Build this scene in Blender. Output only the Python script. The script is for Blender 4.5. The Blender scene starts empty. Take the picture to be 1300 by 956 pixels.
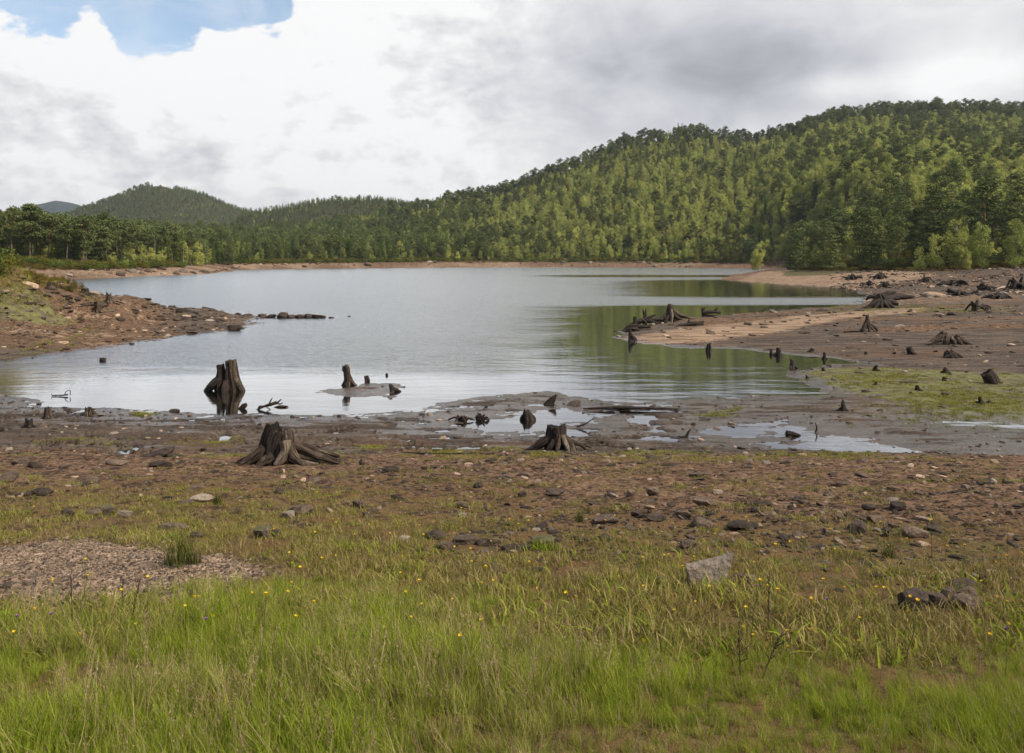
import bpy, math, random
import numpy as np
R = math.radians
rng = np.random.default_rng(7)
random.seed(7)
scene = bpy.context.scene
COL = scene.collection

# ------------------------------------------------------------------ survey helpers
# camera stands at the origin, eye 4 m above the water, looking along +Y
EYE = 4.0; F = 1011.0; CX = 650.0; HY = 328.0

def wp(px, py, z=0.0):
    """world point on the horizontal plane z that the photograph shows at px, py"""
    Y = (EYE - z) * F / (py - HY)
    return ((px - CX) / F * Y, Y)

# ------------------------------------------------------------------ numpy noise
def _h(ix, iy, iz, seed):
    n = (ix * 374761393 + iy * 668265263 + iz * 2147483647 + seed * 1274126177) & 0xffffffff
    n = ((n ^ (n >> 13)) * 1274126177) & 0xffffffff
    n = (n ^ (n >> 16)) & 0xffffffff
    return n.astype(np.float64) / 4294967295.0

def vn(x, y, z=None, seed=0):
    x = np.asarray(x, float); y = np.asarray(y, float)
    if z is None: z = np.zeros_like(x)
    z = np.broadcast_to(np.asarray(z, float), x.shape)
    ix = np.floor(x).astype(np.int64); iy = np.floor(y).astype(np.int64); iz = np.floor(z).astype(np.int64)
    fx = x - ix; fy = y - iy; fz = z - iz
    fx = fx * fx * (3 - 2 * fx); fy = fy * fy * (3 - 2 * fy); fz = fz * fz * (3 - 2 * fz)
    def c(a, b, d): return _h(ix + a, iy + b, iz + d, seed)
    x00 = c(0,0,0) * (1 - fx) + c(1,0,0) * fx; x10 = c(0,1,0) * (1 - fx) + c(1,1,0) * fx
    r0 = x00 * (1 - fy) + x10 * fy
    if not np.any(fz): return r0 * 2 - 1
    x01 = c(0,0,1) * (1 - fx) + c(1,0,1) * fx; x11 = c(0,1,1) * (1 - fx) + c(1,1,1) * fx
    r1 = x01 * (1 - fy) + x11 * fy
    return (r0 * (1 - fz) + r1 * fz) * 2 - 1

def fbm(x, y, z=None, o=4, seed=0, g=0.5):
    s = 0; a = 1; f = 1; t = 0
    for k in range(o):
        s = s + a * vn(np.asarray(x) * f + 17.3 * k, np.asarray(y) * f - 9.1 * k, None if z is None else np.asarray(z) * f, seed + k)
        t += a; a *= g; f *= 2.03
    return s / t

def sstep(a, b, x):
    t = np.clip((x - a) / (b - a), 0, 1); return t * t * (3 - 2 * t)

# ------------------------------------------------------------------ shorelines
LAKE = [(-260,488),(-60,495),(0,500),(40,508),(60,515),(110,519),(170,519),(220,523),(280,527),(330,524),(400,527),(470,526),
 (530,521),(560,511),(600,504),(660,499),(700,497),(740,501),(780,510),(815,513),(850,506),(920,503),(1000,502),(1048,501),
 (1035,493),(1020,486),(1000,478),(993,470),(1020,466),(1060,463),(1095,461),(1060,456),(1000,449),(950,444),(880,441),
 (840,439),(800,434),(780,428),(779,425),(800,416),(835,409),(880,404),(950,397),(1020,392),(1080,387),(1095,383),(1100,376),
 (1088,368),(1050,364),(1000,361),(960,358.5),(930,356.5),(914,354.5),(930,349),(958,345),(985,341.8),(960,340.9),(900,340.2),
 (850,339.8),(700,339.2),(600,339.2),(500,340),(400,341),(350,341.8),(300,342.6),(285,345.5),(262,348),(200,350),(120,353.5),
 (90,354.5),(38,357),(-20,366),(-20,382),(60,388),(150,392),(250,396.5),(318,401),(330,405),(328,411),(300,419.5),(250,425.5),(200,432),
 (130,443),(60,453),(0,461),(-60,467),(-260,474)]
POOLS = [
 [(565,541),(590,533),(640,530),(665,526),(700,520),(718,518),(735,522),(755,527),(742,534),(700,543),(640,546),(600,545)],
 [(985,546),(1010,543),(1050,555),(1110,566),(1165,577),(1150,580),(1080,574),(1030,565),(1000,556)],
 [(910,549),(940,543),(965,544),(978,551),(950,555)],
 [(1225,583),(1300,581),(1400,583),(1400,588),(1300,588),(1240,587)],
 [(1180,537),(1230,535),(1300,540),(1300,542),(1220,539)],
]
ISLES = [[(398,499),(425,491),(455,487.5),(500,487),(517,491),(512,495),(503,498),(500,504),(450,504.5),(415,502)],
         [(548,518),(590,510),(640,505),(700,508),(690,516),(640,521),(600,524),(570,523)]]
W = lambda poly: np.array([wp(*p) for p in poly])
LAKE, POOLS, ISLES = W(LAKE), [W(p) for p in POOLS], [W(p) for p in ISLES]

def sdist(poly, X, Y):
    """signed distance to a polygon, negative inside"""
    d = np.full(X.shape, 1e18); ins = np.zeros(X.shape, bool)
    n = len(poly)
    for i in range(n):
        ax, ay = poly[i]; bx, by = poly[(i + 1) % n]
        ex, ey = bx - ax, by - ay
        t = np.clip(((X - ax) * ex + (Y - ay) * ey) / (ex * ex + ey * ey), 0, 1)
        d = np.minimum(d, (X - ax - t * ex) ** 2 + (Y - ay - t * ey) ** 2)
        c = (ay > Y) != (by > Y)
        if ey != 0: ins ^= c & (X < ex * (Y - ay) / ey + ax)
    d = np.sqrt(d); return np.where(ins, -d, d)

def shore(X, Y):
    d = np.full(X.shape, 60.0)
    m = (Y > 3) & (Y < 480) & (np.abs(X) < 420)
    x, y = X[m], Y[m]
    if x.size:
        wob = fbm(x / 1.1, y / .9, o=4, seed=5, g=.6) * 1.25 * np.clip(y / 60, .12, 1.2)
        s = sdist(LAKE, x, y)
        near = y < 40
        for p in POOLS:
            q = np.full(x.shape, 1e9); q[near] = sdist(p, x[near], y[near]); s = np.minimum(s, q)
        for p in ISLES:
            q = np.full(x.shape, -1e9); q[near] = -sdist(p, x[near], y[near]); s = np.maximum(s, q)
        d[m] = np.minimum(s + wob, 60)
    return d

# cap height of the land, control points: photo column, depth, height, edge slope
CP = np.array([(1000,25,.08,.05),(1200,25,.12,.05),(1200,35,.2,.04),(960,38,.12,.05),(950,48,.4,.06),(1100,55,.5,.06),(1250,50,.5,.06),(850,44,.35,.08),
 (1200,80,.7,.1),(1200,110,1.2,.12),(1300,145,2.4,.15),(1100,145,2.2,.1),(1000,200,2.6,.08),(950,140,1.6,.08),(1010,130,1.5,.09),
 (-100,45,5.2,.5),(0,46,4.6,.5),(60,47,3.4,.45),(150,49,2.2,.35),(250,52,1.1,.25),(320,52,.3,.15),(0,34,.55,.08),(100,38,.5,.08),(200,43,.4,.1),
 (0,170,4,.25),(150,180,3.5,.22),(270,215,3,.25),(330,320,3,.3),(600,380,3.2,.35),(900,360,3,.35),(980,300,3,.25),
 (200,19,.07,.06),(600,19,.06,.05),(900,20,.07,.05),(1200,19,.1,.06),(0,19,.12,.08),(450,22,.1,.09),(640,22,.1,.07)])
CU, CV = (CP[:,0] - CX) / F, np.log(CP[:,1])

def uy(X, Y):
    ph = np.arctan2(X, Y); r = np.hypot(X, Y)
    c = np.clip(ph, -R(48), R(48))
    return np.tan(c), np.maximum(r * np.cos(c), .5)

def tab(px, t): 
    a = np.array(t, float); return np.interp(px, a[:,0], a[:,1])
TR = [(-400,300),(0,380),(100,480),(200,540),(320,640),(400,700),(490,700),(560,640),(650,640),(740,620),(880,640),(1000,600),(1300,600),(1700,600)]
TS = [(-400,150),(0,165),(90,165),(270,215),(300,290),(400,325),(500,350),(600,378),(800,366),(960,320),(1000,235),(1050,180),(1150,155),(1300,150),(1700,140)]
TY = [(-400,240),(0,276),(100,285),(200,282),(320,285),(400,280),(470,269),(520,257),(560,245),(620,238),(650,230),(690,213),(740,192),(800,169),(880,156),(940,165),(1000,156),(1060,140),(1150,131),(1230,128),(1300,131),(1700,150)]
T2 = [(250,300),(320,266),(350,261),(400,252),(440,247),(480,246),(520,253),(560,268),(620,300)]
TB = [(20,300),(60,285),(100,262),(130,251),(160,241),(180,234),(205,230),(230,234),(260,245),(290,256),(320,264),(350,276),(420,300)]
TC = [(-100,285),(20,270),(45,260),(70,256),(100,261),(140,275),(200,300)]

def ground_z(X, Y, detail=True):
    X = np.asarray(X, float); Y = np.asarray(Y, float)
    u, D = uy(X, Y); px = u * F + CX; lv = np.log(D)
    wsum = 0; cap = 0; slp = 0
    for k in range(len(CP)):
        w = 1 / ((3 * (u - CU[k])) ** 2 + (1.3 * (lv - CV[k])) ** 2 + .0006) ** 2
        wsum = wsum + w; cap = cap + w * CP[k,2]; slp = slp + w * CP[k,3]
    cap = cap / wsum; slp = slp / wsum
    d = shore(X, Y)
    fore = 1 - sstep(14.5, 17.5, Y)
    cap = cap * (1 - fore) + .1 * fore
    dp = np.maximum(d, 0)
    z = cap * (1 - np.exp(-slp * dp / cap))
    zf = np.clip(2.4 * (1 - (np.maximum(Y, -4) - 2.5) / 14.0), 0, 3.2)
    z = z + zf * sstep(0, .8, dp)
    # hills
    S = tab(px, TS); RR = tab(px, TR)
    zr = EYE + (HY - tab(px, TY)) / F * RR - 9
    t = np.clip((D - S) / (RR - S), 0, 1)
    ex = np.interp(px, [0, 330, 560, 800], [2.2, 1.8, 1.35, 1.05])
    prof = t ** ex
    prof = prof * (1 - .35 * t * (1 - t) * np.interp(px, [560, 800], [0, 1]))
    back = np.clip((D - RR) / 300, 0, 1)
    hA = (zr - 3) * prof * (1 - .5 * back)
    bump = fbm(X / 60, Y / 60, o=3, seed=21)
    hA = hA + bump * np.clip(hA, 0, 40) * .12 * (1 - t * .6)
    far = D > S
    h = np.where(far, hA * sstep(3, 45, d), 0)
    def layer(T, Yc, wd, drop=9):
        zt = EYE + (HY - tab(px, T)) / F * Yc - drop
        return np.where(D > S + 60, (zt + bump * 4) * np.exp(-((D - Yc) / wd) ** 2), 0)
    h = np.maximum(h, np.maximum(layer(T2, 930, 110), np.maximum(layer(TB, 1300, 230, 11), layer(TC, 2700, 400, 0))))
    z = z + np.maximum(h, 0)
    wz = -np.minimum(.02 + .12 * np.maximum(-d, 0), 2.5)
    z = np.where(d <= 0, wz, z)
    if detail:
        mud = sstep(60, 15, D) * sstep(14, 18, Y)
        near = sstep(14, 9, np.hypot(X, Y))
        rock = np.exp(-((px - 60) / 240) ** 2) * sstep(33, 40, D) * sstep(75, 60, D)
        a = fbm(X / 1.9, Y / 1.1, o=5, seed=31)
        b = fbm(X / .33, Y / .22, o=4, seed=41, g=.6)
        c = fbm(X / .9, Y / .9, o=4, seed=51, g=.6)
        amp1 = .03 + .05 * (1 - mud) * sstep(12, 40, D)
        z = z + a * amp1 * np.clip(dp * 2 + .6, 0, 1)
        rough_ = sstep(5, 7, Y) * sstep(17, 13, Y)
        z = z + b * (.012 + .012 * near + .012 * mud + .014 * rough_) + rough_ * .03 * np.clip(fbm(X / .16, Y / .14, o=3, seed=43, g=.6), -.1, 1) + c * (.02 + .0 * near + .16 * rock + .12 * sstep(100, 150, D) * sstep(15, 3, dp))
        z = z + sstep(.1, .5, fbm(X / 2.8 + 9, Y / 1.2, o=3, seed=61)) * .05 * fore * sstep(5, 8, Y)
        pz = sstep(14.6, 15.6, Y) * sstep(24, 20, Y) * sstep(.14, .32, fbm(X / .8, Y / .4, o=4, seed=66)) * (px < 1000) * sstep(.1, .4, dp)
        z = z - pz * (.09 + np.clip(z, 0, .25) * .55)
        z = np.where(d < -1.2, np.minimum(z, -.05), z)
    return z

def hit(px, py, ymax=700):
    """ground point under a photograph pixel"""
    ys = np.exp(np.linspace(math.log(1.8), math.log(ymax), 2600))
    u = (px - CX) / F; v = (py - HY) / F
    g = np.maximum(ground_z(u * ys, ys), -.0)
    k = np.argmax(g >= EYE - v * ys)
    Yk = ys[k]
    return u * Yk, Yk, float(g[k])

# ------------------------------------------------------------------ materials
def mat(name):
    m = bpy.data.materials.new(name); m.use_nodes = True
    nt = m.node_tree; nt.nodes.clear()
    return m, nt, nt.nodes, nt.links

class NB:
    """short node writer"""
    def __init__(s, name, world=None):
        if world is None:
            s.m = bpy.data.materials.new(name); s.m.use_nodes = True; s.nt = s.m.node_tree
        else:
            s.m = world; world.use_nodes = True; s.nt = world.node_tree
        s.nt.nodes.clear()
    def n(s, t, **k):
        nd = s.nt.nodes.new(t)
        for a, v in k.items():
            if a.startswith('i_'):
                key = a[2:]; key = int(key) if key.isdigit() else key.replace('_', ' ')
                s.put(nd.inputs[key], v)
            else: setattr(nd, a, v)
        return nd
    def put(s, sock, v):
        if isinstance(v, bpy.types.NodeSocket): s.nt.links.new(v, sock)
        elif isinstance(v, (tuple, list)) and sock.type == 'RGBA' and len(v) == 3: sock.default_value = (*v, 1)
        else: sock.default_value = v
    def math(s, op, a, b=0.0, c=0.0, clamp=False):
        nd = s.n('ShaderNodeMath', operation=op); nd.use_clamp = clamp
        s.put(nd.inputs[0], a); s.put(nd.inputs[1], b)
        if op in ('MULTIPLY_ADD', 'SMOOTH_MIN'): s.put(nd.inputs[2], c)
        return nd.outputs[0]
    def mix(s, f, a, b, mode='MIX'):
        nd = s.n('ShaderNodeMix', data_type='RGBA', blend_type=mode)
        s.put(nd.inputs[0], f); s.put(nd.inputs[6], a); s.put(nd.inputs[7], b)
        return nd.outputs[2]
    def noise(s, vec, scale, detail=4, rough=.55, dist=0, out='Fac'):
        nd = s.n('ShaderNodeTexNoise'); s.put(nd.inputs['Vector'], vec); nd.inputs['Scale'].default_value = scale
        nd.inputs['Detail'].default_value = detail; nd.inputs['Roughness'].default_value = rough; nd.inputs['Distortion'].default_value = dist
        return nd.outputs[out]
    def ramp(s, f, a, b, lo=0.0, hi=1.0, smooth=True):
        nd = s.n('ShaderNodeMapRange', interpolation_type='SMOOTHSTEP' if smooth else 'LINEAR')
        s.put(nd.inputs[0], f); s.put(nd.inputs[1], a); s.put(nd.inputs[2], b); s.put(nd.inputs[3], lo); s.put(nd.inputs[4], hi)
        return nd.outputs[0]
    def attr(s, name, kind='GEOMETRY', out='Fac'):
        return s.n('ShaderNodeAttribute', attribute_name=name, attribute_type=kind).outputs[out]
    def cramp(s, f, stops, interp='LINEAR'):
        nd = s.n('ShaderNodeValToRGB'); s.put(nd.inputs[0], f); e = nd.color_ramp.elements; nd.color_ramp.interpolation = interp
        while len(e) < len(stops): e.new(.5)
        for k, (p, c) in enumerate(stops): e[k].position = p; e[k].color = (*c, 1) if len(c) == 3 else c
        return nd.outputs[0]
    def bump(s, h, strength=.5, dist=.02, normal=None):
        nd = s.n('ShaderNodeBump'); nd.inputs['Strength'].default_value = 1; s.put(nd.inputs['Strength'], strength)
        nd.inputs['Distance'].default_value = dist; s.put(nd.inputs['Height'], h)
        if normal is not None: s.put(nd.inputs['Normal'], normal)
        return nd.outputs[0]
    def out(s, sh, disp=None):
        o = s.n('ShaderNodeOutputMaterial'); s.nt.links.new(sh, o.inputs[0])
        return s.m

def pos(b, obj=False): return b.n('ShaderNodeTexCoord').outputs['Object'] if obj else b.n('ShaderNodeNewGeometry').outputs['Position']
def vscale(b, v, sx, sy, sz):
    return b.n('ShaderNodeVectorMath', operation='MULTIPLY', i_0=v, i_1=(sx, sy, sz)).outputs[0]

def ground_material():
    b = NB('ground'); P = pos(b)
    n1 = b.noise(P, .55, 5); n2 = b.noise(P, 3.2, 6, .62); n3 = b.noise(P, 14, 6, .65); n4 = b.noise(P, 60, 4, .7)
    nx = b.noise(vscale(b, P, .35, 1.6, 1), 1.3, 6, .6)
    peat = b.mix(b.ramp(n2, .35, .65), (.07, .038, .021), (.22, .128, .075))
    peat = b.mix(b.ramp(n3, .5, .72), peat, (.3, .21, .15))
    peat = b.mix(b.math('MULTIPLY', b.ramp(n4, .56, .74), .7), peat, (.34, .26, .19))
    peat = b.mix(b.math('MULTIPLY', b.ramp(n3, .49, .38), .85), peat, (.026, .018, .013))
    mud = b.mix(b.ramp(nx, .38, .62), (.058, .043, .033), (.145, .11, .085))
    mud = b.mix(b.math('MULTIPLY', b.ramp(n3, .5, .68), .6), mud, (.21, .165, .14))
    mud = b.mix(b.math('MULTIPLY', b.ramp(n3, .47, .36), .9), mud, (.028, .021, .018))
    mud = b.mix(b.math('MULTIPLY', b.ramp(n1, .5, .66), .5), mud, (.065, .048, .038))
    mud = b.mix(b.math('MULTIPLY', b.ramp(b.noise(P, .23, 4), .5, .62), .45), mud, (.15, .085, .05))
    sand = b.mix(b.ramp(nx, .36, .6), (.15, .098, .064), (.37, .255, .175))
    sand = b.mix(b.math('MULTIPLY', b.ramp(n3, .45, .3), .6), sand, (.13, .08, .055))
    grav = b.mix(b.ramp(n4, .4, .6), (.3, .19, .125), (.66, .48, .34))
    vor = b.n('ShaderNodeTexVoronoi', feature='F1'); b.put(vor.inputs['Vector'], P); vor.inputs['Scale'].default_value = 42
    grav = b.mix(b.math('MULTIPLY', b.ramp(b.n('ShaderNodeSeparateColor', i_0=vor.outputs['Color']).outputs[0], .2, .9), .6), grav, (.46, .33, .27))
    gras = b.mix(b.ramp(n3, .35, .65), (.075, .055, .02), (.17, .125, .05))
    gras = b.mix(b.math('MULTIPLY', b.ramp(n2, .42, .58), .75), gras, (.17, .095, .045))
    alg = b.mix(b.ramp(n2, .35, .6), (.12, .11, .05), (.19, .185, .07))
    alg = b.mix(b.math('MULTIPLY', b.ramp(nx, .46, .58), .8), alg, (.13, .105, .08))
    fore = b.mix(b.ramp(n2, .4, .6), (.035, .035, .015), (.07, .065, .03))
    heath = b.mix(b.ramp(n2, .4, .6), (.07, .07, .03), (.14, .11, .055))
    yy = b.n('ShaderNodeSeparateXYZ', i_0=P).outputs[1]
    heath = b.mix(b.ramp(yy, 1800, 2100), heath, (.03, .045, .05))  # farthest hill shifted to blue-grey: distance haze put into its colour
    c = peat
    def lay(c, a, col, k=.45):
        w = b.math('ADD', b.attr(a), b.math('MULTIPLY', b.math('SUBTRACT', b.math('ADD', b.math('MULTIPLY', n2, .6), b.math('MULTIPLY', n3, .4)), .5), k * 2.4))
        return b.mix(b.ramp(w, .38, .62), c, col)
    c = lay(c, 'mud', mud); c = lay(c, 'sand', sand, .75); c = lay(c, 'algae', alg, .6); c = lay(c, 'gravel', grav, .3)
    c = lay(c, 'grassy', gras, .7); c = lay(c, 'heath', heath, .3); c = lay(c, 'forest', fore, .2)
    wet = b.attr('wet')
    wv = b.ramp(b.math('ADD', wet, b.math('MULTIPLY', b.math('SUBTRACT', nx, .5), 1.4)), .45, .75)
    c = b.mix(b.math('MULTIPLY', wv, .45), c, (.025, .018, .014))
    rough = b.ramp(wv, 0, 1, .95, .16)
    h = b.math('ADD', b.math('MULTIPLY', n3, .7), b.math('MULTIPLY', n4, .3))
    h2 = b.math('MULTIPLY_ADD', n2, 1.6, h)
    nrm = b.bump(h2, b.ramp(wv, 0, 1, 1, .35), .05)
    p = b.n('ShaderNodeBsdfPrincipled', i_Base_Color=c, i_Roughness=rough, i_Normal=nrm)
    b.put(p.inputs['Specular IOR Level'], b.ramp(wv, 0, 1, .15, .6))
    return b.out(p.outputs[0])

def water_material():
    b = NB('lake_water'); P = pos(b)
    ruf = b.attr('ruffle')
    nr = b.noise(vscale(b, P, .05, .22, 1), 1, 4, .6)
    rf = b.ramp(b.math('ADD', ruf, b.math('MULTIPLY', b.math('SUBTRACT', nr, .5), .8)), .1, .95)
    w1 = b.noise(vscale(b, P, .7, 1.6, 1), 1.0, 5, .6)
    w2 = b.noise(vscale(b, P, 2.2, 5, 1), 1.4, 4, .6)
    big = b.noise(vscale(b, P, .25, .9, 1), 1.0, 2, .5)
    hgt = b.math('ADD', b.math('MULTIPLY', w1, b.ramp(rf, 0, 1, .007, .13)), b.math('MULTIPLY', w2, b.ramp(rf, 0, 1, .0014, .03)))
    hgt = b.math('ADD', hgt, b.math('MULTIPLY', big, .016))
    nrm = b.bump(hgt, 1.0, 1.0)
    fr = b.n('ShaderNodeFresnel', i_IOR=1.36, i_Normal=nrm).outputs[0]
    fr = b.ramp(fr, 0.0, b.ramp(rf, 0, 1, .5, .4), 0.02, .97, smooth=False)
    gl = b.n('ShaderNodeBsdfGlossy', distribution='GGX', i_Color=(.97, .985, 1.0), i_Roughness=b.ramp(rf, 0, 1, .03, .2), i_Normal=nrm)
    tr = b.n('ShaderNodeBsdfTransparent', i_Color=(.42, .33, .22))
    df = b.n('ShaderNodeBsdfDiffuse', i_Color=(.03, .03, .022))
    under = b.n('ShaderNodeMixShader'); b.put(under.inputs[0], b.ramp(b.attr('deep'), 0, 1, .15, 1)); b.nt.links.new(tr.outputs[0], under.inputs[1]); b.nt.links.new(df.outputs[0], under.inputs[2])
    mx = b.n('ShaderNodeMixShader'); b.put(mx.inputs[0], fr); b.nt.links.new(under.outputs[0], mx.inputs[1]); b.nt.links.new(gl.outputs[0], mx.inputs[2])
    return b.out(mx.outputs[0])

def wood_material(name, c1, c2, c3, rough=.9):
    b = NB(name); T = pos(b, True)
    g = b.attr('grain')          # angle round the limb, baked per vertex
    ga = b.n('ShaderNodeAttribute', attribute_name='gv', attribute_type='GEOMETRY').outputs['Vector']
    n1 = b.noise(ga, 1.0, 6, .6, .4); n2 = b.noise(T, 5, 5, .6); n3 = b.noise(T, 28, 4, .6)
    c = b.mix(b.ramp(n1, .4, .6), c1, c2)
    c = b.mix(b.math('MULTIPLY', b.ramp(n2, .5, .64), b.ramp(n1, .45, .6)), c, c3)
    c = b.mix(b.math('MULTIPLY', b.ramp(n1, .45, .34), .9), c, tuple(x * .28 for x in c1))
    nrm = b.bump(b.math('ADD', n1, b.math('MULTIPLY', n3, .35)), 1.0, .05)
    p = b.n('ShaderNodeBsdfPrincipled', i_Base_Color=c, i_Roughness=rough, i_Normal=nrm)
    b.put(p.inputs['Specular IOR Level'], .25)
    return b.out(p.outputs[0])

def rock_material(name, c1, c2, c3, moss=0.0):
    b = NB(name); T = pos(b, True); oi = b.n('ShaderNodeObjectInfo').outputs['Random']
    sh = b.n('ShaderNodeVectorMath', operation='ADD', i_0=T, i_1=b.n('ShaderNodeCombineXYZ', i_0=b.math('MULTIPLY', oi, 31.0), i_1=b.math('MULTIPLY', oi, 7.0)).outputs[0]).outputs[0]
    n1 = b.noise(sh, 7, 6, .6); n2 = b.noise(sh, 45, 5, .65)
    c = b.mix(b.ramp(n1, .36, .64), c1, c2)
    c = b.mix(b.math('MULTIPLY', b.ramp(n2, .5, .7), .6), c, c3)
    c = b.mix(b.math('MULTIPLY', b.ramp(n2, .45, .3), .6), c, tuple(x * .4 for x in c1))
    v = b.ramp(oi, 0, 1, .55, 1.3, smooth=False)
    c = b.mix(1.0, c, b.n('ShaderNodeCombineColor', i_0=v, i_1=v, i_2=v).outputs[0], 'MULTIPLY')
    if moss:
        up = b.n('ShaderNodeSeparateXYZ', i_0=b.n('ShaderNodeNewGeometry').outputs['Normal']).outputs[2]
        c = b.mix(b.math('MULTIPLY', b.ramp(b.math('ADD', up, n1), 1.15, 1.4), moss), c, (.1, .1, .035))
    nrm = b.bump(b.math('ADD', n1, b.math('MULTIPLY', n2, .5)), .9, .03)
    p = b.n('ShaderNodeBsdfPrincipled', i_Base_Color=c, i_Roughness=.85, i_Normal=nrm)
    b.put(p.inputs['Specular IOR Level'], .3)
    return b.out(p.outputs[0])

def leaf_material(name, c1, c2, trans=.25, huevar=.5):
    """c1..c2 chosen per instance, with a per-clump tone"""
    b = NB(name); oi = b.n('ShaderNodeObjectInfo').outputs['Random']
    tone = b.attr('tone')
    f = b.math('ADD', b.math('MULTIPLY', oi, huevar), b.math('MULTIPLY', tone, 1 - huevar))
    c = b.mix(f, c1, c2)
    v = b.ramp(b.math('FRACT', b.math('MULTIPLY', oi, 7.31)), 0, 1, .72, 1.2, smooth=False)
    c = b.mix(1.0, c, b.n('ShaderNodeCombineColor', i_0=v, i_1=v, i_2=v).outputs[0], 'MULTIPLY')
    d = b.n('ShaderNodeBsdfDiffuse', i_Color=c)
    t = b.n('ShaderNodeBsdfTranslucent', i_Color=c)
    mx = b.n('ShaderNodeMixShader', i_0=trans); b.nt.links.new(d.outputs[0], mx.inputs[1]); b.nt.links.new(t.outputs[0], mx.inputs[2])
    return b.out(mx.outputs[0])

def bark_material(name, c1, c2, c3=None):
    b = NB(name); T = pos(b, True)
    n1 = b.noise(vscale(b, T, 1, 1, .25), 6, 4, .6)
    c = b.mix(b.ramp(n1, .35, .65), c1, c2)
    if c3 is not None:
        z = b.n('ShaderNodeSeparateXYZ', i_0=T).outputs[2]
        c = b.mix(b.ramp(z, 4, 8), c, c3)
    p = b.n('ShaderNodeBsdfPrincipled', i_Base_Color=c, i_Roughness=.9)
    return b.out(p.outputs[0])

def plain(name, c, rough=.6, trans=0):
    b = NB(name)
    oi = b.n('ShaderNodeObjectInfo').outputs['Random']
    n = b.noise(pos(b, True), 20, 3)
    cc = b.mix(b.math('MULTIPLY', b.math('ADD', oi, n), .35), c, tuple(x * .6 for x in c))
    p = b.n('ShaderNodeBsdfPrincipled', i_Base_Color=cc, i_Roughness=rough)
    return b.out(p.outputs[0])

M = {}
M['ground'] = ground_material(); M['water'] = water_material()
M['wood'] = wood_material('weathered_wood', (.035, .024, .017), (.11, .077, .055), (.27, .21, .16))
M['darkwood'] = wood_material('wet_wood', (.02, .014, .011), (.052, .036, .028), (.09, .066, .052), .7)  # dark wet wood, also used to colour in the shaded side of stumps
M['palewood'] = wood_material('bleached_wood', (.12, .09, .066), (.26, .2, .15), (.42, .33, .26))
M['rock'] = rock_material('brown_rock', (.08, .054, .038), (.16, .112, .08), (.28, .21, .16))
M['darkrock'] = rock_material('dark_rock', (.04, .027, .02), (.078, .056, .042), (.15, .11, .082))
M['palerock'] = rock_material('pale_rock', (.2, .155, .12), (.3, .24, .19), (.42, .35, .285))
M['mossrock'] = rock_material('mossy_rock', (.07, .055, .042), (.14, .11, .085), (.22, .18, .14), .7)
M['pebble'] = rock_material('pebble', (.3, .195, .13), (.56, .4, .28), (.75, .6, .46))
M['grass'] = leaf_material('grass_blade', (.17, .25, .02), (.4, .43, .06), .38, .35)
M['drygrass'] = leaf_material('dry_grass_blade', (.27, .215, .08), (.46, .37, .19), .2, .4)
M['turf'] = leaf_material('short_grass_blade', (.17, .16, .035), (.33, .26, .09), .25, .5)
M['pine'] = leaf_material('pine_needles', (.075, .11, .04), (.235, .26, .095), .15, .5)
M['spruce'] = leaf_material('spruce_needles', (.1, .16, .045), (.24, .3, .08), .15, .5)
M['seed'] = leaf_material('seed_head', (.3, .2, .11), (.42, .33, .2), .2)
M['birch'] = leaf_material('birch_leaves', (.26, .32, .08), (.6, .59, .18), .3, .6)
M['bush'] = leaf_material('bush_leaves', (.07, .11, .025), (.19, .22, .05), .2, .5)
M['heather'] = leaf_material('heather_leaves', (.08, .06, .025), (.24, .19, .04), .15, .5)
M['pinebark'] = bark_material('pine_bark', (.09, .06, .045), (.17, .12, .095), (.26, .13, .065))
M['birchbark'] = bark_material('birch_bark', (.16, .145, .125), (.34, .31, .28))
M['deadbark'] = bark_material('dead_bark', (.3, .27, .24), (.45, .41, .37))
M['petal'] = plain('buttercup_petal', (.85, .6, .015)); M['purple'] = plain('purple_petal', (.3, .1, .35))
M['stem'] = plain('green_stem', (.12, .16, .03)); M['stalk'] = plain('dead_stalk', (.07, .045, .03))
M['rush'] = leaf_material('rush_blade', (.05, .07, .015), (.14, .15, .035), .2, .3)
M['moss'] = leaf_material('moss_leaves', (.07, .09, .012), (.15, .18, .025), .2, .3)

# ------------------------------------------------------------------ mesh helpers
def mesh_from(name, V, Fc, mats, midx=None, smooth=False, attrs=None):
    """Fc: (n,3) or (n,4) array, or list of such arrays"""
    me = bpy.data.meshes.new(name)
    V = np.asarray(V, np.float32)
    Fs = Fc if isinstance(Fc, list) else [Fc]
    Fs = [np.asarray(f, np.int32) for f in Fs if len(f)]
    me.vertices.add(len(V)); me.vertices.foreach_set('co', V.ravel())
    nl = sum(f.size for f in Fs); npoly = sum(len(f) for f in Fs)
    me.loops.add(nl); me.loops.foreach_set('vertex_index', np.concatenate([f.ravel() for f in Fs]))
    me.polygons.add(npoly)
    tot = np.concatenate([np.full(len(f), f.shape[1], np.int32) for f in Fs])
    st = np.concatenate([[0], np.cumsum(tot)[:-1]]).astype(np.int32)
    me.polygons.foreach_set('loop_start', st)
    if midx is not None: me.polygons.foreach_set('material_index', np.asarray(midx, np.int32))
    me.polygons.foreach_set('use_smooth', np.full(npoly, smooth))
    for m in mats: me.materials.append(m)
    me.update(calc_edges=True)
    for k, v in (attrs or {}).items():
        v = np.asarray(v, np.float32)
        if v.ndim == 1:
            a = me.attributes.new(k, 'FLOAT', 'POINT'); a.data.foreach_set('value', v)
        else:
            a = me.attributes.new(k, 'FLOAT_VECTOR', 'POINT'); a.data.foreach_set('vector', v.ravel())
    return me

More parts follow.
